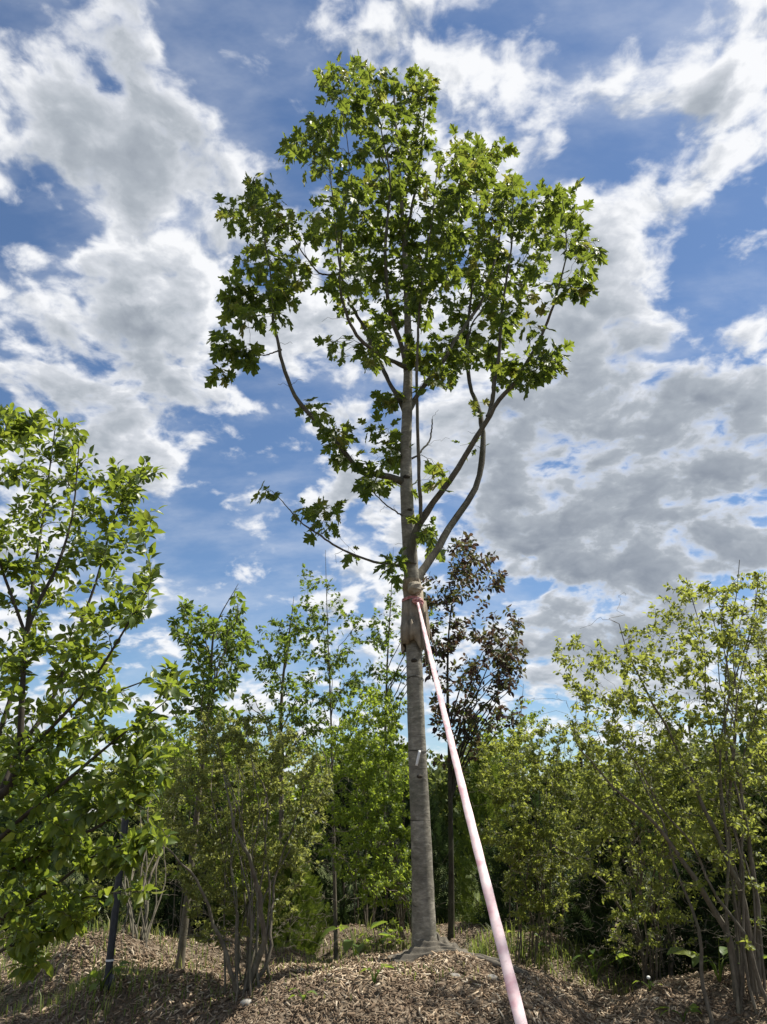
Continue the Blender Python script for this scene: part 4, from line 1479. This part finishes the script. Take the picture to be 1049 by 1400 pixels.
shrub('shrub', 'small cluster of bare thin stems beside the foot of the maple', 'shrub', ground_px(545, 1300),
      [(530, 1190, 22, 30, 12), (552, 1200, 10, 25, 6), (515, 1210, 14, 20, 5)], 6.9, .3, 50, 'lime_leaf', .035, 6, None, per=7, r0=.013, spread=.35, bare=10)

# ------------------------------------------------------------------ conifers
thuja('conifer', 'bright yellow-green conifer between the left shrub and the slim maple', on_ground(-.98, 8.75), 1.25, .36, 61, 'thuja_leaf', 2000, .10)
thuja('conifer', 'dull green conifer standing behind the bright yellow-green conifer', on_ground(-1.75, 10.9), 2.0, .55, 62, 'thuja_leaf', 1300, .15)
thuja('conifer', 'green conifer half hidden behind the purple tree trunk', on_ground(1.35, 10.6), 2.3, .5, 63, 'thuja_leaf', 1300, .15)
for i, (x, y, h, r, lab) in enumerate((
        (-4.6, 10.6, 1.9, .75, 'dark conifer at the far left behind the oval-leaved tree'),
        (-3.3, 10.9, 1.7, .70, 'dark conifer behind the grey stem clump on the left'),
        (-2.4, 11.3, 1.8, .62, 'dark conifer in the gap left of the left shrub'),
        (-.55, 11.2, 1.75, .72, 'dark conifer in the gap left of the maple trunk'),
        (.45, 11.4, 1.9, .70, 'dark conifer straight behind the maple trunk'),
        (1.70, 9.2, 1.55, .72, 'dark conifer right of the purple tree trunk'),
        (2.45, 8.0, 1.45, .75, 'dark conifer behind the olive shrub stems'),
        (3.25, 7.4, 1.5, .70, 'dark conifer behind the round mulch mound'),
        (4.15, 7.3, 1.6, .75, 'dark conifer at the right edge behind the thick leaning stems'))):
    thuja('dark_conifer', lab, on_ground(x, y), h, r, 70 + i, 'yew_leaf', 1500, .17, group='dark conifers in the hedge row')


# ------------------------------------------------------------------ far trees
def far_tree(label, x, y, h, w, seed):
    rng = np.random.default_rng(seed)
    base = on_ground(x, y)
    root = empty('background_tree', base, label, 'tree', 'trees beyond the nursery row')
    V, F = tubes([(spline([base - UP * .1, base + UP * h * .45, base + UP * h * .9], 8), np.linspace(.14, .03, 8))], 7)
    mk('trunk', V, F, M['dark_bark'], root, True)
    n = 1100
    c = []
    for _ in range(9):
        c.append([rng.normal(0, w * .3), rng.normal(0, w * .25), h * rng.uniform(.25, .62), w * rng.uniform(.22, .36)])
    c = np.array(c)
    q = c[rng.integers(0, 9, n)]
    d = nrm(rng.normal(0, 1, (n, 3))) * (rng.uniform(.4, 1, n) ** .5)[:, None]
    p = base + q[:, :3] + d * q[:, 3:4]
    lim = [(spline([base + UP * h * .3, base + np.array([a[0] * .5, a[1] * .5, a[2] * .8]), base + a[:3]], 6), np.linspace(.05, .012, 6)) for a in c]
    V, F = tubes(lim, 5)
    mk('limbs', V, F, M['dark_bark'], root, True)
    L = Leaves()
    L.add(p, rng.normal(0, 1, (n, 3)), rng.normal(0, 1, (n, 3)), rng.uniform(.22, .42, n))
    foliage(root, L, T_CLUMP, M['far_leaf'], 0)


for i, (x, y, h, w, lab) in enumerate((
        (-13.0, 24, 4.6, 4.4, 'far tree showing between the leaves at the left edge'),
        (-8.6, 27, 4.4, 4.4, 'far tree behind the grey stem clump'),
        (-4.6, 25, 4.0, 4.0, 'far tree behind the left shrub'),
        (-1.2, 28, 4.3, 4.2, 'far tree behind the slim maples'),
        (2.6, 26, 4.1, 4.2, 'far tree behind the purple tree'),
        (6.3, 25, 4.2, 4.2, 'far tree behind the olive shrub'),
        (10.3, 26, 4.6, 4.4, 'far tree behind the spreading shrub'),
        (14.2, 24, 4.8, 4.4, 'far tree behind the large right shrub'))):
    far_tree(lab, x, y, h, w, 90 + i)


# ------------------------------------------------------------------ black pole
def build_pole():
    b = ground_px(146, 1352)
    root = empty('black_pole', b, 'thin black pole with a white tie standing in the mulch on the left', 'pole')
    top = at(182, 1030, b[1])
    top[1] = b[1]
    P = np.array([b - UP * .06 + (top - b) * t for t in np.linspace(0, 1, 10)])
    V, F = tubes([(P, np.full(10, .026))], 12)
    mk('shaft', V, F, M['black_pole'], root, True)
    d = nrm(top - b)
    P = np.array([top - d * .01, top + d * .01, top + d * .02])
    V, F = tubes([(P, np.array([.029, .029, .004]))], 12)
    mk('cap', V, F, M['black_pole'], root, True)
    c = b + d * .17
    V, F = tubes([(np.array([c - d * .006, c + d * .006]), np.array([.029, .029]))], 12)
    mk('tie', V, F, M['tie'], root, True)
    P = spline([b + np.array([.03, -.02, .0]), b + np.array([.035, -.02, .05]), b + np.array([.028, -.02, .09])], 7)
    V, F = tubes([(P, np.array([.012, .02, .021, .02, .019, .016, .01]))], 8)
    mk('foot_clamp', V, F, M['black_pole'], root, True)


build_pole()


# ------------------------------------------------------------------ low plants, grass, chips, stones
def weed(label, base, n, h, size, seed, tmpl=T_APPLE, name='weed', mat='weed_leaf', cat='plant', flower=False):
    rng = np.random.default_rng(seed)
    base = np.array(base)
    root = empty(name, base, label, cat)
    L = Leaves()
    for i in range(n):
        ph = i * 2.4 + rng.normal(0, .3)
        o_ = np.array([math.cos(ph), math.sin(ph), 0])
        tip = base + o_ * h * rng.uniform(.25, .7) + UP * h * rng.uniform(.35, 1.0)
        P = spline([base - UP * .01, base + o_ * h * .15 + UP * h * .4, tip], 6)
        V, F = tubes([(P, np.linspace(.004, .002, 6))], 4)
        mk('stalk', V, F, M['weed_leaf'], root, True)
        L.add(tip[None], (o_ * .8 + UP * rng.uniform(-.2, .5))[None], (UP + rng.normal(0, .25, 3))[None], np.array([size * rng.uniform(.7, 1.2)]))
    p, a, n_, s = L.arrays()
    V, F = leaf_mesh(p, a, n_, s, tmpl)
    for j in range(len(p)):
        V, F = leaf_mesh(p[j:j + 1], a[j:j + 1], n_[j:j + 1], s[j:j + 1], [tmpl[j % len(tmpl)]])
        mk('leaf', V, F, M[mat], root)
    if flower:
        t = base + UP * h * 1.15
        V, F = tubes([(np.linspace(base, t, 5), np.full(5, .004))], 5)
        mk('flower_stalk', V, F, M['weed_leaf'], root, True)
        u = np.linspace(.05, 3.1, 8)
        v = np.arange(10) * .6283
        V, F = loft([t + np.stack([.013 * math.sin(a_) * np.cos(v) * (1 + .3 * np.sin(v * 5)), .013 * math.sin(a_) * np.sin(v), .011 * math.cos(a_) + .004 * np.sin(v * 5)], 1) for a_ in u])
        mk('flower', V, F, M['petal'], root, True)


for lab, px, n, h, s, sd, fl in (
        ('broad-leaved weed left of the maple foot', (487, 1312), 9, .22, .13, 1, False),
        ('leafy weed beside the cluster of bare thin stems', (515, 1300), 8, .20, .12, 2, False),
        ('pale weed growing from the hollow left of the foreground mound', (512, 1345), 6, .10, .06, 3, False),
        ('leafy weed at the foot of the olive shrub', (712, 1310), 6, .20, .10, 4, False),
        ('white-flowered weed in front of the vase-shaped shrub', (889, 1356), 4, .07, .05, 5, True),
        ('large-leaved weed between the two right mounds', (985, 1345), 9, .30, .16, 6, False),
        ('broad-leaved weed left of the right mulch mound', (815, 1345), 8, .26, .13, 7, False),
        ('leafy weed between foreground mound and right mulch mound', (850, 1330), 8, .24, .11, 8, False),
        ('weed in the grass at the foot of the black pole', (138, 1356), 8, .16, .09, 9, False),
        ('small weed on the mulch below the left shrub', (415, 1372), 5, .07, .05, 10, False),
        ('pale weed at the bottom edge on the right', (935, 1398), 6, .10, .09, 11, False)):
    weed(lab, ground_px(*px), n, h, s, sd, flower=fl)


def grass_patch(patches, seed):
    rng = np.random.default_rng(seed)
    Vs, Fs, base = [], [], 0
    for (cx, cy, rx, ry, n, h) in patches:
        x = cx + rng.normal(0, rx, n)
        y = cy + rng.normal(0, ry, n)
        z = hgt(x, y) - .01
        hh = h * rng.uniform(.4, 1.3, n)
        ph = rng.uniform(0, 6.283, n)
        o_ = np.stack([np.cos(ph), np.sin(ph), 0 * ph], 1)
        sd = np.stack([-np.sin(ph), np.cos(ph), 0 * ph], 1) * (.0025 + .003 * rng.uniform(0, 1, (n, 1)))
        b = np.stack([x, y, z], 1)
        ln = rng.uniform(.1, .8, (n, 1))
        m1 = b + UP * hh[:, None] * .55 + o_ * hh[:, None] * ln * .25
        tp = b + UP * hh[:, None] * (1 - ln * .35) + o_ * hh[:, None] * ln
        V = np.stack([b - sd, b + sd, m1 + sd * .8, m1 - sd * .8, tp], 1)
        i = base + np.arange(n)[:, None] * 5
        Fs.append(np.concatenate([i + np.array([0, 1, 2]), i + np.array([0, 2, 3]), i + np.array([3, 2, 4])]))
        Vs.append(V.reshape(-1, 3))
        base += n * 5
    o = mk('grass', np.concatenate(Vs), np.concatenate(Fs), M['grass'])
    tag(o, 'tufts of thin green grass around the mounds and trunks', 'grass', kind='stuff')


gp = []
for px, rx, ry, n, h in (((655, 1308), .22, .22, 420, .17), ((690, 1300), .25, .25, 260, .14), ((540, 1305), .22, .2, 300, .12), ((480, 1300), .3, .3, 360, .11), ((430, 1318), .3, .2, 260, .08), ((140, 1345), .18, .2, 260, .16), ((40, 1330), .7, .5, 700, .16), ((10, 1300), .8, .8, 700, .18),
                         ((290, 1300), .4, .3, 260, .08), ((330, 1350), .5, .2, 260, .08), ((300, 1398), .6, .2, 160, .05), ((760, 1315), .3, .2, 260, .13), ((830, 1318), .3, .2, 260, .17), ((960, 1330), .3, .3, 200, .18), ((560, 1285), .8, .4, 360, .12), ((600, 1330), .35, .08, 90, .06), ((790, 1325), .2, .2, 120, .1), ((240, 1345), .5, .3, 200, .06)):
    c = ground_px(*px)
    gp.append((c[0], c[1], rx, ry, n, h))
gp.append((0, 14, 6, 2.5, 5000, .22))
grass_patch(gp, 4)


def wood_chips():
    rng = np.random.default_rng(9)
    X, Yy = [], []
    for (x0, x1, y0, y1, den) in ((-3.4, 3.2, 4.5, 7.0, 2700), (-5.2, 4.2, 7.0, 10.2, 800), (-4.5, 3.5, 1.0, 4.5, 330)):
        n = int((x1 - x0) * (y1 - y0) * den)
        X.append(rng.uniform(x0, x1, n))
        Yy.append(rng.uniform(y0, y1, n))
    x = np.concatenate(X)
    y = np.concatenate(Yy)
    # thin out away from the mounds
    keep = rng.uniform(0, 1, len(x)) < np.clip(.25 + (hgt(x, y) - .18) * 5, .3, 1)
    x, y = x[keep], y[keep]
    n = len(x)
    e = .03
    gx_ = (hgt(x + e, y) - hgt(x - e, y)) / (2 * e)
    gy_ = (hgt(x, y + e) - hgt(x, y - e)) / (2 * e)
    nn = nrm(np.stack([-gx_, -gy_, np.ones(n)], 1) + rng.normal(0, .38, (n, 3)))
    a = nrm(np.cross(nn, rng.normal(0, 1, (n, 3))))
    b = np.cross(nn, a)
    L = (.010 + .036 * rng.beta(1.4, 3.6, n))[:, None]
    W = (.0016 + .0062 * rng.beta(1.3, 3.2, n))[:, None]
    H = (.0008 + .0022 * rng.uniform(0, 1, n))[:, None]
    c = np.stack([x, y, hgt(x, y) + rng.uniform(.001, .016, n)], 1)
    big = rng.uniform(0, 1, (n, 1)) < .035
    L = np.where(big, L * 1.7, L)
    W = np.where(big, W * 1.8, W)
    tp = rng.uniform(.2, 1.0, (n, 1))
    V = np.stack([c - a * L - b * W - nn * H, c + a * L - b * W * tp - nn * H, c + a * L * .9 + b * W * tp - nn * H, c - a * L * .85 + b * W - nn * H,
                  c - a * L - b * W + nn * H, c + a * L - b * W * tp + nn * H, c + a * L * .9 + b * W * tp + nn * H, c - a * L * .85 + b * W + nn * H], 1)
    f = np.array([[4, 5, 6, 7], [0, 1, 5, 4], [1, 2, 6, 5], [2, 3, 7, 6], [3, 0, 4, 7]])
    F = (np.arange(n)[:, None, None] * 8 + f[None]).reshape(-1, 4)
    o = mk('wood_chips', V.reshape(-1, 3), F, M['chips'])
    tag(o, 'shredded brown wood chip mulch spread over the mounds', 'mulch', kind='stuff')


wood_chips()


def stone(label, c, s, seed):
    rng = np.random.default_rng(seed)
    u = np.linspace(.05, 3.09, 7)
    v = np.arange(9) * 2 * math.pi / 9
    rings = [c + np.stack([s * 1.3 * math.sin(a) * np.cos(v) * (1 + rng.normal(0, .1, 9)), s * math.sin(a) * np.sin(v) * (1 + rng.normal(0, .1, 9)), s * .7 * math.cos(a) + 0 * v], 1) for a in u]
    V, F = loft(rings)
    tag(mk('stone', V, F, M['stone'], None, True), label, 'stone')


stone('pale stone on the mound right of the burlap sheet', ground_px(672, 1338), .035, 1)
stone('grey stone beside the burlap tail near the strap', ground_px(622, 1336), .03, 2)
stone('pale stone lying on the mulch below the left shrub', ground_px(338, 1372), .035, 3)
